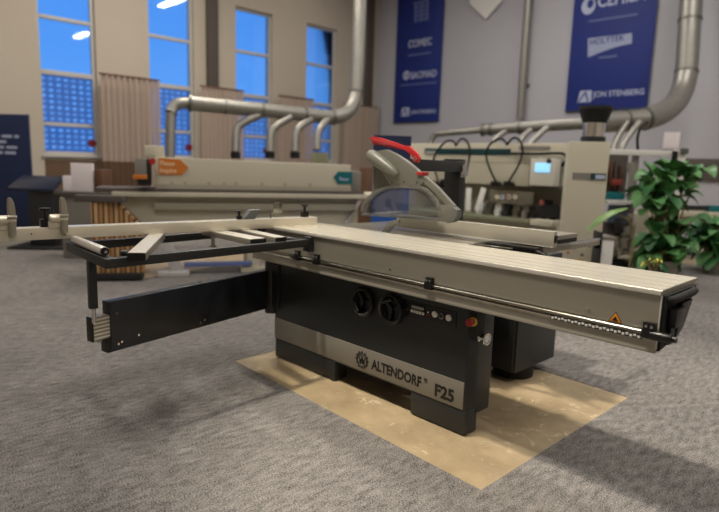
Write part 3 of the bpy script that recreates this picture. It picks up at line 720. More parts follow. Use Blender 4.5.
# strips rack
def hang(px0, px1, ytop, ybot, depth):
    a = at(px0, ytop, depth); b = at(px1, ytop, depth); return a, b
A = at(92, 197, 6.22); B = at(141, 197, 6.32)
rk = thing('edging_strip_rack', ((A.x+B.x)/2, (A.y+B.y)/2, 0), 'rack of brown and tan edging strips below the left end of the edge banding machine', 'rack')
zt_ = at(100, 202, 6.22).z
cols = [mat('strip_tan', (176, 132, 84), .6), mat('strip_brown', (110, 76, 46), .6), mat('strip_sand', (196, 164, 120), .6), mat('strip_umber', (74, 50, 32), .6)]
NS = 30
for k in range(NS):
    f_ = k/(NS-1); p = A.lerp(B, f_); top_z = zt_ if f_ < .55 else zt_-(f_-.55)/.45*.26
    o = MB().box((-.008, -.03, .08), (.008, .03, top_z-.01*random.random()), .001, local((p.x, p.y, 0), VIEW+.0)).build('wooden_strip', cols[(k*7+k//3) % 4], rk)
MB().bar((A.x, A.y, .05), (B.x, B.y, .05), .16, .07, .005).build('rack_base', M['frame_black'], rk)
q = A.lerp(B, .25); MB().box((-.3, -.06, zt_), (.22, .06, zt_+.07), .005, local((q.x, q.y, 0), VIEW)).build('rack_top', M['board'], rk)
# counter left of the bander
Cn = LB(tuple(at(62, 230, 7.6).xy)+(0,), VIEW)
ct = thing('counter', Cn.p(.5, .3, 0), 'grey brown counter left of the edge banding machine, behind the lectern', 'counter')
ctz = at(75, 191.5, 7.6).z
Cn.box((0, 0, 0), (.98, .5, ctz-.04), .01).build('cabinet', M['grey'], ct)
Cn.box((-.06, -.05, ctz-.04), (1.05, .55, ctz), .005).build('worktop', M['board'], ct)
o = Cn.box((.09, .12, ctz), (.38, .15, at(80, 163, 7.7).z), .003).build('display_card', M['paper']); tag(o, 'blank white display card standing on the grey counter', 'card')
o = Cn.box((-.02, .12, ctz), (.07, .2, at(80, 176, 7.7).z), .003).build('leaflet_box', M['paper']); tag(o, 'small white leaflet box left of the white display card', 'box')
o = Cn.box((.40, .1, ctz), (.50, .4, at(80, 169, 7.7).z), .005).build('wooden_box', M['brown']); tag(o, 'brown upright box right of the white display card', 'box')
# roll-up stand at far left
Sn = LB(tuple(at(17, 200, 9.4).xy)+(0,), VIEW-.12)
st = thing('display_stand', Sn.p(0, 0, 0), 'tall dark navy display board with white text at the far left', 'display board')
stz = at(12, 115, 9.4).z
Sn.box((-.9, 0, .05), (.27, .04, stz), .004).build('board', M['navy_dark'], st)
Sn.box((-.8, -.2, 0), (.2, .24, .05), .005).build('stand_foot', M['frame_black'], st)
for k, (x0, x1) in enumerate(((-.62, .12), (-.62, -.10), (-.62, .08), (-.62, .08))):
    z = at(12, 136.5+k*5.4, 9.4).z; n = 5
    mbw = MB(); xx = x0
    random.seed(20+k)
    while xx < x1-.03:
        w = min(random.uniform(.10, .22), x1-xx); Sn.box((xx, -.004, z-.025), (xx+w-.02, .001, z+.02), 0, mbw); xx += w+.02
    mbw.build('text_line', M['print_white'], st)
# lectern
Ln = LB(tuple(at(42, 243, 8.5).xy)+(0,), VIEW+.1)
le = thing('lectern', Ln.p(0, 0, 0), 'dark navy lectern with a sloping top beside the navy display board', 'lectern')
lz = at(42, 192, 8.3).z; lz2 = at(42, 179, 8.3).z
Ln.box((-.12, -.1, .03), (.22, .25, lz+.02), .01).build('column', M['dark'], le)
Ln.box((-.35, -.3, 0), (.42, .35, .03), .005).build('base_plate', M['matt_black'], le)
MB().prism([Ln.p(-.38, -.12, lz+.01), Ln.p(.26, -.16, lz+.01), Ln.p(.30, .16, lz2), Ln.p(-.30, .2, lz2)], (0, 0, .04), .005).build('sloping_top', mat('glossy_navy', (30, 38, 58), .25), le)

# ---- ducts over the bander
def duct(pts, r, name, parent, m=None, smooth=0): return MB().tube(pts, r, 20, smooth).build(name, m or M['galv'], parent)
dv = 8.9
ds = thing('extraction_duct', at(350, 110, dv+.4), 'galvanised extraction duct running over the edge banding machine with four drop pipes', 'duct')
ds.location.z = 0
main = [at(361, -30, 10.0), at(358.5, 60, 10.0), at(356.5, 92, 10.0), at(353, 106, 9.95), at(345, 115, 9.85), at(333, 117.5, 9.7), at(318, 116, 9.6), at(262, 110, 9.2), at(190, 103.3, 8.8), at(180, 103, 8.72), at(173.5, 106, 8.68), at(171, 113, 8.65), at(170.5, 128, 8.65), at(170, 160, 8.65)]
duct(main[:3], .115, 'upright_pipe', ds); duct(main[2:6], .117, 'elbow', ds, None, 1); duct(main[5:9], .112, 'main_pipe', ds); duct(main[8:12], .085, 'elbow', ds, None, 1); duct(main[11:], .07, 'drop_pipe', ds)
for p, q in ((main[2], main[1]), (main[5], main[6]), (main[8], main[7])):
    d = (q-p).normalized(); MB().cyl(p-d*.02, p+d*.02, .128, n=24).build('clamp_ring', M['galv_dark'], ds)
for px_, py_, vv in ((262, 110, 9.2), (305, 114.5, 9.5), (225, 106.5, 9.0)):
    p = at(px_, py_, vv); d = (main[7]-main[6]).normalized(); MB().cyl(p-d*.02, p+d*.02, .122, n=24).build('clamp_ring', M['galv_dark'], ds)
for (x0, y0, x1, y1, x2, v_) in ((264, 113, 240, 124, 236, 9.2), (291, 117, 274, 127, 270.5, 9.35), (311, 119, 299, 127, 295.5, 9.5), (328, 119, 320, 128, 317.5, 9.62)):
    d_ = [at(x0, y0, v_), at(x1, y1, v_-.15), at(x2, y1+7, v_-.18), at(x2-.6, 152 if x2 < 315 else 150, v_-.2)]
    o = duct(d_, .062, 'drop_pipe', ds, None, 1)
    e_ = at(x2-.6, 152, v_-.2); MB().cyl(e_, e_-Vector((0, 0, .1)), .075, n=18).build('rubber_collar', M['rubber'], ds)
# ---- duct on the right
rd = thing('extraction_duct', (at(690, 40, 9.8).x, at(690, 40, 9.8).y, 0), 'wide galvanised duct coming down the right side and bending left under the blue banner', 'duct')
mp_ = [at(693.5, -30, 10.4), at(690, 20, 10.4), at(686.5, 72, 10.4), at(683, 90, 10.35), at(675, 104, 10.2), at(662, 114, 10.0), at(645, 119, 9.8), at(625, 121, 9.75), at(600, 123, 9.6)]
duct(mp_[:3], .185, 'upright_pipe', rd); duct(mp_[2:7], .187, 'elbow', rd, None, 1); duct(mp_[6:], .17, 'main_pipe', rd)
for i, rr in ((1, .20), (2, .2), (6, .19), (7, .183)):
    p = mp_[i]; d = (mp_[i+1]-mp_[i-1]).normalized(); MB().cyl(p-d*.02, p+d*.02, rr, n=28).build('clamp_ring', M['galv_dark'], rd)
hp = [at(600, 123, 9.6), at(560, 125, 9.9), at(520, 127.5, 10.2), at(482, 130, 10.5)]
duct(hp, .095, 'branch_main', rd)
hp2 = [at(482, 130, 10.5), at(445, 133, 10.8), at(436, 134, 10.86), at(432, 138, 10.9), at(430, 146, 10.9)]
duct(hp2[:3], .058, 'branch_pipe', rd); duct(hp2[2:], .058, 'elbow', rd, None, 1)
for x in (483, 491, 520): 
    p = at(x, 130-(x-482)*.065, 10.5-(x-482)*.0075); d = (hp[0]-hp[3]).normalized(); MB().cyl(p-d*.03, p+d*.03, .115, n=20).build('clamp_ring', M['galv_dark'], rd)
for x0, y0, x1, y1, v_ in ((533, 128, 520, 141, 10.1), (548, 127, 528, 146, 9.95), (508, 130, 492, 142, 10.3), (640, 122, 622, 146, 9.6), (627, 122, 613, 148, 9.6)):
    duct([at(x0, y0, v_), at((x0+x1)/2-1, (y0+y1)/2, v_-.1), at(x1, y1, v_-.2), at(x1-1, y1+7, v_-.25)], .05, 'drop_pipe', rd, None, 1)
MB().tube([at(648, 122, 9.5), at(640, 128, 9.5), at(637, 138, 9.5), at(638, 152, 9.5)], .022, 8, 2).build('black_hose', M['rubber'], rd)
# thin upright pipe on back wall
p0 = ony(528, 0, YB-.12)
tag(MB().cyl((p0.x+.02, YB-.13, 2.45), (p0.x+.02, YB-.13, ZC), .09, n=20).box((p0.x-.10, YB-.06, 3.2), (p0.x+.14, YB, 3.26)).build('wall_pipe', M['galv']), 'slim grey upright pipe on the back wall between the two blue banners', 'pipe')

# ---- banners on the back wall
yb = YB-.05
def banner(x0, x1, z0, z1, label):
    b_ = thing('wall_banner', ((x0+x1)/2, yb, z0), label, 'banner')
    MB().box((x0, yb-.012, z0), (x1, yb+.012, z1), .002).build('cloth', M['navy'], b_)
    MB().cyl((x0, yb, z0), (x1, yb, z0), .02, n=12).build('lower_rod', M['navy_dark'], b_)
    return b_
X0, X1 = -11.46, -9.86; b1 = banner(X0, X1, 2.49, 6.3, 'tall blue hanging banner with white logos, left on the back wall')
def bpx(x, y): q = ony(x, y, yb-.015); return q
def btext(par, s_, x, y, sz, m=M['print_white'], bold=.01, sx=1.0, tilt=0):
    q = bpx(x, y); return words(s_, 'lettering', m, par, q, (1, 0, tilt), (0, 0, 1), sz, .006, sx, bold)
btext(b1, 'COMEC', 408, 48, .26, sx=.9, bold=.02)
MB().box((bpx(408, 54).x, yb-.02, bpx(420, 54).z-.02), (bpx(431, 54).x, yb-.012, bpx(420, 54).z+.02)).build('text_line', M['print_pale'], b1)
q = bpx(421, 12); mbw = MB()
for k in range(5): mbw.box((q.x-.28+.04*k, yb-.02, q.z+.22-.11*k), (q.x+.22+.015*k, yb-.012, q.z+.28-.11*k))
for k in range(3): mbw.box((q.x-.22+.2*k, yb-.022, q.z-.24), (q.x-.15+.2*k, yb-.012, q.z+.26))
mbw.build('striped_logo', M['print_pale'], b1)
btext(b1, 'SAOMAD', 410.5, 79, .25, sx=.87, bold=.015)
q = bpx(406.5, 75.5); mbw = MB().ring((q.x, yb-.014, q.z), (0, 1, 0), .10, .022, 24, 6); mbw.box((q.x-.03, yb-.02, q.z-.1), (q.x+.03, yb-.012, q.z+.1)); mbw.build('round_logo', M['print_white'], b1)
MB().box((bpx(400, 85).x, yb-.02, bpx(418, 84).z-.018), (bpx(437, 85).x, yb-.012, bpx(418, 84).z+.018)).build('text_line', M['print_pale'], b1)
btext(b1, 'JON STENBERG', 411, 114, .14, sx=.9, bold=.01)
def mark(par, q, s_):
    mm_ = MB(); mm_.prism([(q.x-s_, yb-.012, q.z-s_*.8), (q.x+s_, yb-.012, q.z-s_*.8), (q.x+s_, yb-.012, q.z+s_*.8), (q.x-s_*.7, yb-.012, q.z+s_*.8)], (0, -.006, 0)); m_ = mm_.build('square_logo', M['print_white'], par)
    m2 = MB(); m2.bar((q.x-s_*.8, yb-.021, q.z-s_*.7), (q.x+.1*s_, yb-.021, q.z+s_*.6), .03, .004, up=(0, 1, 0)).bar((q.x+.1*s_, yb-.021, q.z+s_*.6), (q.x+.6*s_, yb-.021, q.z-s_*.7), .03, .004, up=(0, 1, 0))
    m2.build('logo_strokes', M['navy'], m_)
mark(b1, bpx(405, 112), .15)
X0, X1 = -6.34, -4.62; b2 = banner(X0, X1, 2.60, 6.3, 'wide blue hanging banner with white logos, right on the back wall')
btext(b2, 'CEHISA', 597, 7.5, .36, sx=.82, bold=.02)
q = bpx(588.5, 6); mbw = MB()
mbw.prism([(q.x+.15*math.cos(a), yb-.012, q.z+.17*math.sin(a)) for a in [2*PI*k/24 for k in range(24)]], (0, -.006, 0)); m_ = mbw.build('crescent_logo', M['print_white'], b2)
MB().prism([(q.x+.04+.07*math.cos(a), yb-.018, q.z+.04+.09*math.sin(a)) for a in [2*PI*k/20 for k in range(20)]], (0, -.004, 0)).build('crescent_cut', M['navy'], m_)
MB().box((bpx(589, 20).x, yb-.02, bpx(612, 18).z-.018), (bpx(637, 20).x, yb-.012, bpx(612, 18).z+.018)).build('text_line', M['print_pale'], b2)
sw = [(588, 38.5), (632, 33), (632, 43.5), (618, 46.5), (604, 51), (588, 57.5)]
wl = MB().prism([bpx(x, y_) for x, y_ in sw], (0, -.006, 0)).build('white_emblem', mat('emblem_grey_white', (150, 158, 190), .6), b2)
words('SCHELLING', 'lettering', M['navy'], wl, bpx(590, 45)+Vector((0, -.008, .03)), (1, 0, .02), (0, 0, 1), .17, .004, .75, .012) if False else words('HOLYTEK', 'lettering', M['navy'], wl, bpx(590, 45.5)+Vector((0, -.008, 0)), (1, 0, .03), (0, 0, 1), .17, .004, .95, .008)
MB().box((bpx(599, 57).x, yb-.02, bpx(606, 57).z-.02), (bpx(617, 57).x, yb-.012, bpx(606, 57).z+.02)).build('text_line', M['print_pale'], b2)
btext(b2, 'JON STENBERG', 593, 97.2, .16, sx=.95, bold=.012)
mark(b2, bpx(584.5, 96.5), .15)
# white pennant
pn = [bpx(468, -18), bpx(503, -18), bpx(502, 1), bpx(486, 19), bpx(470, 4)]
tag(MB().prism(pn, (0, -.01, 0)).build('pennant', M['white']), 'white pointed paper pennant at the top of the back wall', 'pennant')

# ---- blue roll-up behind the blade guard
RU = LB(tuple(at(390, 200, 6.0).xy)+(0,), VIEW+.1)
ru = thing('rollup_banner', RU.p(0, 0, 0), 'blue roll-up banner standing behind the saw blade guard', 'banner')
w0 = (371.5-390)/F*6.0; w1 = (409-390)/F*6.0; rz = at(390, 136, 6.0).z; rz2 = at(390, 166, 6.0).z
RU.box((w0, -.004, rz2), (w1, .004, rz), 0).build('dark_header', M['navy_dark'], ru)
RU.box((w0, -.006, .08), (w1, .006, rz2), 0).build('blue_sheet', M['blue'], ru)
RU.box((w0-.02, -.1, 0), (w1+.02, .1, .08), .01).build('cassette', M['galv'], ru)
RU.box((-.06, -.008, at(390, 157, 6).z), (.0, -.003, at(390, 151, 6).z)).box((.02, -.008, at(390, 156, 6).z), (.05, -.003, at(390, 153, 6).z), 0, RU.m).build('logo', M['print_white'], ru)
# brown cupboard behind the bander's right end
q = at(364, 200, 10.5); Bq = LB((q.x, q.y, 0), VIEW)
tag(Bq.box((-.10, 0, 0), (.22, .4, at(364, 167, 10.5).z), .01).build('narrow_cupboard', M['brown']), 'narrow brown cupboard left of the blue roll-up banner', 'cupboard')

# ---- cream processing machine on the right
YM = at(567, 150, 7.8).y
def mx(x, y, dy=0): return ony(x, y, YM+dy)
pm = thing('processing_machine', (mx(500, 180).x, YM+.5, 0), 'long cream woodworking machine with dark teal stripe, heart shaped hoses and lit panel', 'machine')
xa, xb = mx(403, 160).x, mx(566, 160).x
MTop = (mx(430, 145).z+mx(560, 141).z)/2; zh = mx(500, 185).z
MB().box((xa, YM, zh), (xb, YM+.5, MTop), .015).build('upper_housing', M['cream'], pm)
MB().box((xa, YM+.35, .2), (xb, YM+.5, zh), .01).build('rear_panel', M['cream_shaded'], pm)
zbm = (mx(480, 215).z+mx(480, 213).z)/2
MB().box((xa, YM-.25, zbm-.05), (mx(538, 218).x, YM+.35, zbm), .005).build('work_bed', M['olive'], pm)
MB().box((mx(538, 218).x, YM-.22, zbm-.06), (xb, YM+.34, zbm+.02), .008).build('side_bed', M['cream'], pm)
MB().box((xa, YM-.1, .1), (xb, YM+.35, zbm-.05), .01).build('base_cabinet', M['cream'], pm)
for xx in (xa+.1, (xa+xb)/2, xb-.25): MB().box((xx, YM, 0), (xx+.15, YM+.45, .1), .005).build('foot', M['frame_black'], pm)
sp = MB().box((mx(425, 152).x, YM-.012, mx(470, 154.6).z), (mx(511, 150).x, YM+.01, mx(470, 148.5).z), .002).build('teal_stripe', M['teal_dark'], pm)
MB().box((mx(426, 152).x, YM-.018, mx(430, 154).z), (mx(438, 150).x, YM-.010, mx(430, 151).z)).build('nameplate', M['lcd'], sp)
MB().box((mx(519, 152).x, YM-.01, mx(530, 149.5).z), (mx(550, 150).x, YM+.01, mx(530, 146).z)).build('type_lettering', M['grey'], pm)
MB().box((xa+.3, YM-.006, mx(500, 163).z), (xb, YM+.004, mx(500, 162.2).z)).build('panel_joint', M['cream_shaded'], pm)
MB().tube([mx(511, 153.5, -.05), mx(540, 154, -.05), mx(558, 153, -.08), mx(565, 154, -.08), mx(567, 160, -.06), mx(562, 166, -.05)], .018, 8, 2).build('cable', M['rubber'], pm)
# control panel with lit screen
cpn = MB().box((mx(531, 170, -.25).x, YM-.28, mx(545, 186, -.25).z), (mx(556, 170, -.25).x, YM-.12, mx(545, 158.5, -.25).z), .012).build('control_cabinet', mat('pale_grey_plastic', (206, 202, 190), .4), pm)
MB().box((mx(530, 170, -.1).x, YM-.12, mx(545, 187.5, -.1).z), (mx(558, 170, -.1).x, YM, mx(545, 158, -.1).z), .01).build('shadow_bezel', M['guard_dark'], cpn)  # dark bezel that also paints the shadow beside the cabinet
MB().box((mx(535, 170, -.28).x, YM-.29, mx(545, 172.5, -.28).z), (mx(550, 170, -.28).x, YM-.279, mx(545, 163, -.28).z), .003).build('lit_screen', M['screen'], cpn)
MB().box((mx(533, 188, -.2).x, YM-.22, mx(545, 188.5, -.25).z), (mx(560, 188, -.2).x, YM+.0, mx(545, 186, -.25).z), .003).build('lower_shelf', M['board'], cpn)
MB().ball(mx(549, 161, -.28), .035).build('rotary_knob', M['black'], cpn)
# hoses
for pts in ([(438, 184), (437, 177), (433, 165), (434, 156), (440, 147), (447, 140), (454, 141), (456, 146)], [(456, 146), (459, 140), (464, 138), (469, 144), (470, 153), (468, 165), (466, 176)],
            [(496, 182), (490, 170), (486, 158), (487, 148), (493, 141), (501, 138), (505, 141), (507, 145)], [(507, 145), (511, 139), (516, 137), (522, 143), (523, 153), (519, 165), (511, 178), (508, 183)]):
    MB().tube([mx(x, y_, -.10) for x, y_ in pts], .016, 8, 2).build('air_hose', M['rubber'], pm)
for x, y_ in ((444, 182), (495, 184), (508, 184), (438, 186)):
    q = mx(x, y_, -.08); MB().box(q+Vector((-.06, -.03, -.03)), q+Vector((.05, .06, .04)), .01).cyl(q+Vector((.07, -.04, 0)), q+Vector((.07, .03, 0)), .03, n=14).build('hose_fitting', M['black'], pm)
# working units in the recess
MB().box((mx(490, 194).x, YM-.02, mx(500, 203).z), (mx(534, 194).x, YM+.02, mx(500, 190).z), .005).build('clear_cover', glass('hood_acrylic', (215, 210, 195), .8, .3, (190, 184, 165)), pm)
for k, (x, m_) in enumerate(((497, 'yellow'), (502, 'blue'), (508.5, 'red'), (515, 'yellow'))):
    q = mx(x, 197, -.04); MB().cyl(q, q+Vector((0, .012, 0)), .036, n=16).build('label_plate', M['white'], pm); MB().cyl(q-Vector((0, .004, 0)), q, .018, n=12).build('warning_disc', M[m_], pm)
for k in range(9):
    x = 478+k*9.2; q0 = mx(x, 213, .02); hgt = (.10, .16, .12, .2, .11, .17, .10, .22, .15)[k]
    MB().cyl((q0.x, YM+.05, zbm), (q0.x, YM+.05, zbm+hgt*.6), .05, n=16).box((q0.x-.05, YM+.05, zbm+hgt*.5), (q0.x+.06, YM+.2, zbm+hgt+.06), .01).build('cutting_unit', M[('white', 'dark_chrome', 'white', 'frame_black', 'dark_chrome', 'grey', 'frame_black', 'black', 'frame_black')[k]], pm)
MB().box((mx(538, 212).x, YM-.05, mx(545, 217).z), (mx(560, 212).x, YM+.25, mx(545, 205).z), .01).build('motor_block', M['matt_black'], pm)
MB().box((mx(542, 200).x, YM-.07, mx(545, 205).z), (mx(546, 200).x, YM-.04, mx(545, 200).z), .003).build('red_label', mat('faded_pink_label', (170, 90, 84), .6), pm)
for x0, x1 in ((466, 469), (475, 484)):
    a_ = mx(x0+2, 211, -.1); b_ = mx(x1, 188, -.1); MB().bar(a_, b_, .09, .02, .003, up=(0, 1, 0)).build('dust_chute', M['white'], pm)
# tall cabinet with chimney
K = LB(tuple(at(586, 200, 6.7).xy)+(0,), VIEW-.25)
kc = thing('electrical_cabinet', K.p(0, .3, 0), 'tall cream machine cabinet with label band and dark extraction funnel on top', 'cabinet')
kw0 = (566-586)/F*6.7*1.0; kw1 = (604-586)/F*6.7*1.0; kz = at(587, 142, 6.7).z
K.box((kw0, 0, .06), (kw1, .42, kz), .012).build('housing', M['cream'], kc)
K.box((kw0+.02, .03, 0), (kw1-.02, .40, .06)).build('plinth', M['frame_black'], kc)
lbp = K.box((kw0+.06, -.008, at(590, 179.5, 6.7).z), (kw1-.02, .002, at(590, 173, 6.7).z)).build('label_band', M['grey'], kc)
K.box(((588-586)/F*6.7, -.014, at(590, 179.5, 6.7).z), (kw1-.02, -.006, at(590, 173, 6.7).z)).build('teal_block', M['teal_dark'], lbp)
K.box((kw1-.13, -.018, at(590, 178.6, 6.7).z), (kw1-.03, -.012, at(590, 174.5, 6.7).z)).build('white_mark', M['print_white'], lbp)
for k, (x, y_) in enumerate(((569, 254), (575, 249), (583, 256), (590, 247), (578, 261), (594, 256))):
    q = at(x, y_, 6.7); lx = (K.m.inverted() @ q).x; MB().cyl(K.p(lx, -.02, q.z), K.p(lx, .005, q.z), .014, n=12).build('adjusting_knob', M[('red', 'black', 'black', 'red', 'yellow', 'black')[k]], kc)
fz = lambda y_: at(591, y_, 6.9).z
cN = K.p(.04, .2, 0)
fn = MB().cyl((cN.x, cN.y, fz(142.5)), (cN.x, cN.y, fz(137.5)), .138, n=28).build('collar', M['frame_black'], kc)
MB().cyl((cN.x, cN.y, fz(138)), (cN.x, cN.y, fz(123)), .122, n=32).build('bright_pipe', M['chrome'], kc)
MB().cyl((cN.x, cN.y, fz(124)), (cN.x, cN.y, fz(111)), .13, .185, n=32).build('funnel', M['matt_black'], kc)
MB().cyl((cN.x, cN.y, fz(111)), (cN.x, cN.y, fz(108)), .185, n=32).build('funnel_rim', M['matt_black'], kc)

# ---- open machine frame to the right of the cabinet
Q = LB(tuple(at(636, 200, 7.9).xy)+(0,), VIEW)
fm_ = thing('machine_frame', Q.p(0, .3, 0), 'open machining centre with white crossbar, teal beam and metal parts behind the plants', 'machine')
def qx(px_): return (px_-636)/F*7.9*1.02
def qz(py_, px_=636): return at(px_, py_, 7.9).z
Q.box((qx(604), 0, qz(155.5)), (qx(671), .1, qz(150)), .006).build('crossbar', M['white'], fm_)
Q.box((qx(671), .0, 0), (qx(680), .1, qz(149)), .006).build('upright', M['white'], fm_)
Q.box((qx(666), -.03, qz(164)), (qx(671), .0, qz(150)), .006).build('bracket', M['black'], fm_)
Q.box((qx(673), -.04, qz(153)), (qx(681), .0, qz(147)), .02).build('joint', M['guard_dark'], fm_)
Q.box((qx(604), .5, qz(203)), (qx(641), .6, qz(152)), .0).build('rear_board', M['board'], fm_)
Q.box((qx(632), .05, 0), (qx(637), .15, qz(155)), .005).build('upright', M['grey'], fm_)
for k, (x, m_) in enumerate(((608, 'brown'), (612, 'cream_shaded'), (617, 'brown'), (622, 'board'), (627, 'brown'))):
    Q.box((qx(x), .3, qz(196)), (qx(x+3), .4, qz((158, 164, 161, 160, 166)[k])), .004).build('tool_column', M[m_], fm_)
Q.box((qx(616), .1, qz(186)), (qx(624), .2, qz(180)), .01).build('red_part', mat('dull_red', (150, 60, 50), .5), fm_)
Q.box((qx(606), .0, qz(200)), (qx(625), .2, qz(193)), .01).build('teal_beam', M['teal'], fm_)
Q.box((qx(607), -.1, qz(204)), (qx(629), .2, qz(200.6)), .004).build('white_shelf', M['white'], fm_)
MB().tube([Q.p(qx(626), .0, qz(163)), Q.p(qx(629), -.02, qz(176)), Q.p(qx(628), -.02, qz(186)), Q.p(qx(633), -.05, qz(198)), Q.p(qx(631), -.05, qz(206))], .045, 10, 2).build('suction_hose', M['grey'], fm_)
Q.box((qx(610), -.02, qz(224)), (qx(629), .03, qz(205.5)), .006).build('monitor', mat('grey_blue_monitor', (92, 104, 124), .4), fm_)
Q.box((qx(606), .05, qz(262)), (qx(632), .3, qz(224)), .01).build('rear_housing', M['board'], fm_)
random.seed(3)
for k in range(16):
    x = random.uniform(615, 632); y_ = random.uniform(212, 257); q = Q.p(qx(x), -.08, qz(y_))
    r_ = random.uniform(.03, .065); m_ = random.choice(['steel', 'cream_shaded', 'grey', 'frame_black', 'steel'])
    if k % 2: MB().cyl(q, q+Q.m.to_3x3() @ Vector((0, .14, 0)), r_, n=16).cyl(q-Q.m.to_3x3() @ Vector((0, .02, 0)), q, r_*.6, n=12).build('roller', M[m_], fm_)
    else: MB().bar(q, q+Vector((0, 0, -r_*2.2)), r_*1.3, .12, .008, up=(0, 1, 0)).build('machine_part', M[m_], fm_)
Q.box((qx(634), -.16, .03), (qx(645), -.12, qz(208)), .005).build('cream_panel', M['cream'], fm_)
Q.box((qx(620), -.14, qz(259)), (qx(646), -.1, qz(256)), .004).build('cream_rail', M['cream'], fm_)
Q.box((qx(604), .0, 0), (qx(668), .5, .12), .01).build('base', M['frame_black'], fm_)
# white bin
q = at(607, 250, 6.4); W = LB((q.x, q.y, 0), VIEW)
wb = thing('white_bin', W.p(0, 0, 0), 'white upright bin in front of the open machining centre', 'bin')
W.box((-.06, 0, 0), (.07, .25, at(606, 237, 6.4).z), .008).build('bin_body', M['white'], wb)
W.box((-.065, -.006, at(606, 237, 6.4).z-.03), (.075, .256, at(606, 237, 6.4).z+.01), .004).build('bin_lid', M['grey'], wb)
W.box((-.085, -.01, 0), (-.064, .2, at(606, 232, 6.4).z), .003).build('dark_edge', M['frame_black'], wb)
# notice and taupe board on the back wall
x0, x1 = -4.25, -3.95
tag(MB().box((x0, YB-.02, 1.80), (x1, YB, 2.12), .002).build('paper_notice', M['paper']), 'white paper notice taped to the back wall above the white crossbar', 'notice')
tag(MB().box((-3.93, YB-.04, 1.20), (-3.10, YB, 1.62), .003).build('notice_board', M['board']), 'dark taupe board on the back wall at the right edge', 'board')
# pale machine at the right edge
G = LB(tuple(at(700, 220, 9.0).xy)+(0,), VIEW)
pg_ = thing('bench_machine', G.p(0, .3, 0), 'pale bench machine with black and teal rail behind the potted plants', 'machine')
gx = lambda p: (p-700)/F*9.0*1.02
gz = lambda y_: at(700, y_, 9.0).z
G.box((gx(640), 0, .5), (gx(735), .6, gz(216)), .02).build('bench_body', M['cream_shaded'], pg_)
G.box((gx(655), -.05, gz(217)), (gx(735), .5, gz(212)), .01).build('bench_top', M['cream'], pg_)
G.box((gx(655), .1, gz(211)), (gx(712), .2, gz(206)), .004).build('rail', M['frame_black'], pg_)
G.box((gx(711), .09, gz(212)), (gx(735), .21, gz(205.5)), .004).build('teal_rail_end', M['teal'], pg_)
for p in (645, 728): G.box((gx(p), .1, 0), (gx(p+5), .5, .5), .01).build('leg', M['grey'], pg_)

# ---- plants
def leafmesh(mb, base, tip, wid, droop=.15, seg=6, rim=0):
    base = Vector(base); tip = Vector(tip); d = tip-base; L_ = d.length; side = d.cross(Vector((0, 0, 1)))
    if side.length < 1e-4: side = Vector((1, 0, 0))
    side.normalize(); side = (side + Vector((0, 0, random.uniform(-.35, .35)))).normalized(); nrm = side.cross(d).normalized()
    rows = []
    for i in range(seg+1):
        t = i/seg; c = base+d*t+Vector((0, 0, droop*L_*(math.sin(t*PI)*.6-t*t*.6)))
        w = wid*math.sin(PI*min(1, (t*.94+.05)))**.7*.5+.002
        rows.append([mb.bm.verts.new(c-side*w+nrm*w*.25), mb.bm.verts.new(c), mb.bm.verts.new(c+side*w+nrm*w*.25)])
    for i in range(seg):
        for k in range(2): mb.bm.faces.new((rows[i][k], rows[i][k+1], rows[i+1][k+1], rows[i+1][k]))
def plant(base, label, clusters, m, leaf_l, leaf_w, stems, pot_r=.17, pot_h=.3, m2=None):
    base = Vector(base)
    t = thing('potted_plant', base, label, 'plant')
    p_ = MB().cyl(base, base+Vector((0, 0, pot_h)), pot_r*.8, pot_r, n=28, bev=.01).build('pot', M['grey'], t)
    MB().cyl(base+Vector((0, 0, pot_h-.02)), base+Vector((0, 0, pot_h+.003)), pot_r*.9, n=24).build('soil', M['brown'], p_)
    sm = MB(); fo = MB(); f2 = MB()
    for (ctr, rad, n) in clusters:
        ctr = Vector(ctr)
        sm.tube([base+Vector((random.uniform(-.05, .05), random.uniform(-.05, .05), pot_h-.01)), (base+ctr)/2+Vector((random.uniform(-.04, .04), 0, base.z+.12)), ctr], .016, 8, 1, .009)
        for k in range(n):
            a = random.uniform(0, 2*PI); el = random.uniform(-.75, .9); dr = Vector((math.cos(a)*math.cos(el), math.sin(a)*math.cos(el), math.sin(el)))
            s0 = ctr+dr*rad*random.uniform(.1, .45); e_ = s0+dr*leaf_l*random.uniform(.7, 1.15)
            sm.tube([ctr, s0], .005, 5)
            leafmesh(f2 if (m2 and k % 3 == 0) else fo, s0, e_, leaf_w*random.uniform(.75, 1.2), random.uniform(.1, .5))
    sm.build('stem', M['stem'], t); tag(fo.build('foliage', m, t, sharp=3), kind=None)
    if m2: f2.build('foliage', m2, t, sharp=3)
    return t
random.seed(11)
v = 7.0
base = at(668, 240, v); base.z = 0
plant(base, 'large bushy green potted plant behind the right end of the saw table', [
    (at(657, 178, v), .2, 16), (at(671, 175, v+.1), .2, 15), (at(684, 181, v+.1), .18, 9), (at(652, 192, v), .18, 14), (at(668, 194, v-.1), .18, 9), (at(650, 208, v), .16, 12), (at(682, 196, v), .16, 6),
    (at(660, 216, v), .16, 9), (at(680, 224, v), .16, 8), (at(654, 236, v), .18, 16), (at(674, 238, v+.1), .2, 14), (at(662, 252, v), .2, 20), (at(680, 250, v), .18, 12), (at(650, 253, v), .15, 10), (at(700, 172, v+.2), .12, 4)], M['leaf'], .24, .19, 8, m2=M['leaf2'])
v = 8.0
base = at(712, 262, v); base.z = 0
plant(base, 'rubber plant with long glossy dark leaves at the right edge', [
    (at(708, 238, v), .2, 12), (at(718, 228, v), .2, 12), (at(728, 240, v), .2, 12), (at(704, 247, v), .15, 9), (at(716, 250, v), .15, 10)], M['leaf2'], .36, .19, 6, .14, .25, m2=M['leaf'])
v = 5.4
base = at(655, 270, v); base.z = 0
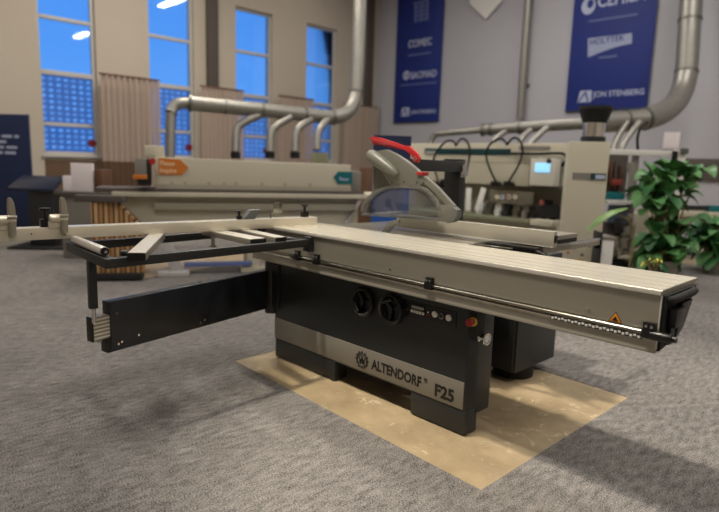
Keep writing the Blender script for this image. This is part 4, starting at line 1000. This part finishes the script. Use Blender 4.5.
plant(base, 'low plant with yellow green leaves peeping over the far edge of the saw table', [
    (at(648, 261, v), .10, 10), (at(658, 263, v), .08, 8)], M['flower'], .07, .022, 4, .12, .22, m2=M['leaf2'])
v = 5.6
base = at(628, 262, v); base.z = 0
t = thing('potted_plant', base, 'single broad bright green leaf rising on a stem before the open machining centre', 'plant')
MB().cyl(base, base+Vector((0, 0, .25)), .1, .13, n=24, bev=.01).build('pot', M['grey'], t)
tipb = at(620, 215, v); MB().tube([base+Vector((0, 0, .24)), at(634, 238, v), at(632, 222, v), tipb], .008, 8, 2).build('stem', M['stem'], t)
mb = MB(); random.seed(5); leafmesh(mb, at(628, 208.5, v), at(587, 229, v-.05), .13, .1, 10); mb.build('leaf', M['leaf3'], t, sharp=3)

# ================================================================= LIGHT
def area(name, loc, size, power, col=(1, .86, .70), rot=(0, 0, 0), sy=None, spread=None):
    l = bpy.data.lights.new(name, 'AREA'); l.energy = power; l.color = col; l.size = size
    if sy: l.shape = 'RECTANGLE'; l.size_y = sy
    if spread: l.spread = spread
    o = bpy.data.objects.new(name, l); C.objects.link(o); o.location = loc; o.rotation_euler = rot; return o
l = bpy.data.lights.new('key_lamp', 'SPOT'); l.energy = 1250; l.color = (1, .90, .74); l.shadow_soft_size = .16; l.spot_size = math.radians(38); l.spot_blend = .6
o = bpy.data.objects.new('key_lamp', l); C.objects.link(o); o.location = (-3.0, .90, 6.4)
o.rotation_euler = (Vector((-1.15, 2.75, 0))-o.location).to_track_quat('-Z', 'Y').to_euler()
for i, x in enumerate((-10, -6, -2, 2)):
    for j, y in enumerate((0.5, 5.0, 9.5)):
        area('ceiling_lamp', (x, y, 6.3), 1.6, 72 if x > -8 else (60, 26, 16)[j], (1, .945, .87), sy=.3)
area('spot_lamp', (-8.5, 5.2, 6.2), .6, 120, (1, .90, .76))

w = bpy.data.worlds.new('world'); bpy.context.scene.world = w; w.use_nodes = True
nt = w.node_tree; bgn = nt.nodes['Background']
tc = nt.nodes.new('ShaderNodeTexCoord'); sx = nt.nodes.new('ShaderNodeSeparateXYZ'); r = nt.nodes.new('ShaderNodeValToRGB')
nt.links.new(tc.outputs['Generated'], sx.inputs[0]); nt.links.new(sx.outputs[2], r.inputs[0]); nt.links.new(r.outputs[0], bgn.inputs[0])
r.color_ramp.elements[0].position = 0; r.color_ramp.elements[0].color = s2l((98, 170, 248))
r.color_ramp.elements[1].position = .5; r.color_ramp.elements[1].color = s2l((62, 136, 236))
bgn.inputs[1].default_value = 1.0

# ================================================================= CAMERA
cd = bpy.data.cameras.new('camera'); co = bpy.data.objects.new('camera', cd); C.objects.link(co)
mw = Matrix.Identity(4)
right = R @ Vector((1, 0, 0)); up = R @ Vector((0, -1, 0)); back = R @ Vector((0, 0, -1))
for i in range(3): mw[i][0] = right[i]; mw[i][1] = up[i]; mw[i][2] = back[i]
mw.translation = CAM; co.matrix_world = mw
cd.sensor_width = 36; cd.sensor_fit = 'HORIZONTAL'; cd.lens = 36*F/719; cd.clip_end = 300; cd.clip_start = .05
cd.dof.use_dof = True; cd.dof.focus_distance = 2.75; cd.dof.aperture_fstop = 1.45
sc = bpy.context.scene; sc.camera = co
sc.view_settings.view_transform = 'Standard'; sc.view_settings.look = 'None'; sc.view_settings.gamma = 1; sc.view_settings.exposure = .27
sc.cycles.use_denoising = True; sc.cycles.max_bounces = 8; sc.cycles.transparent_max_bounces = 16
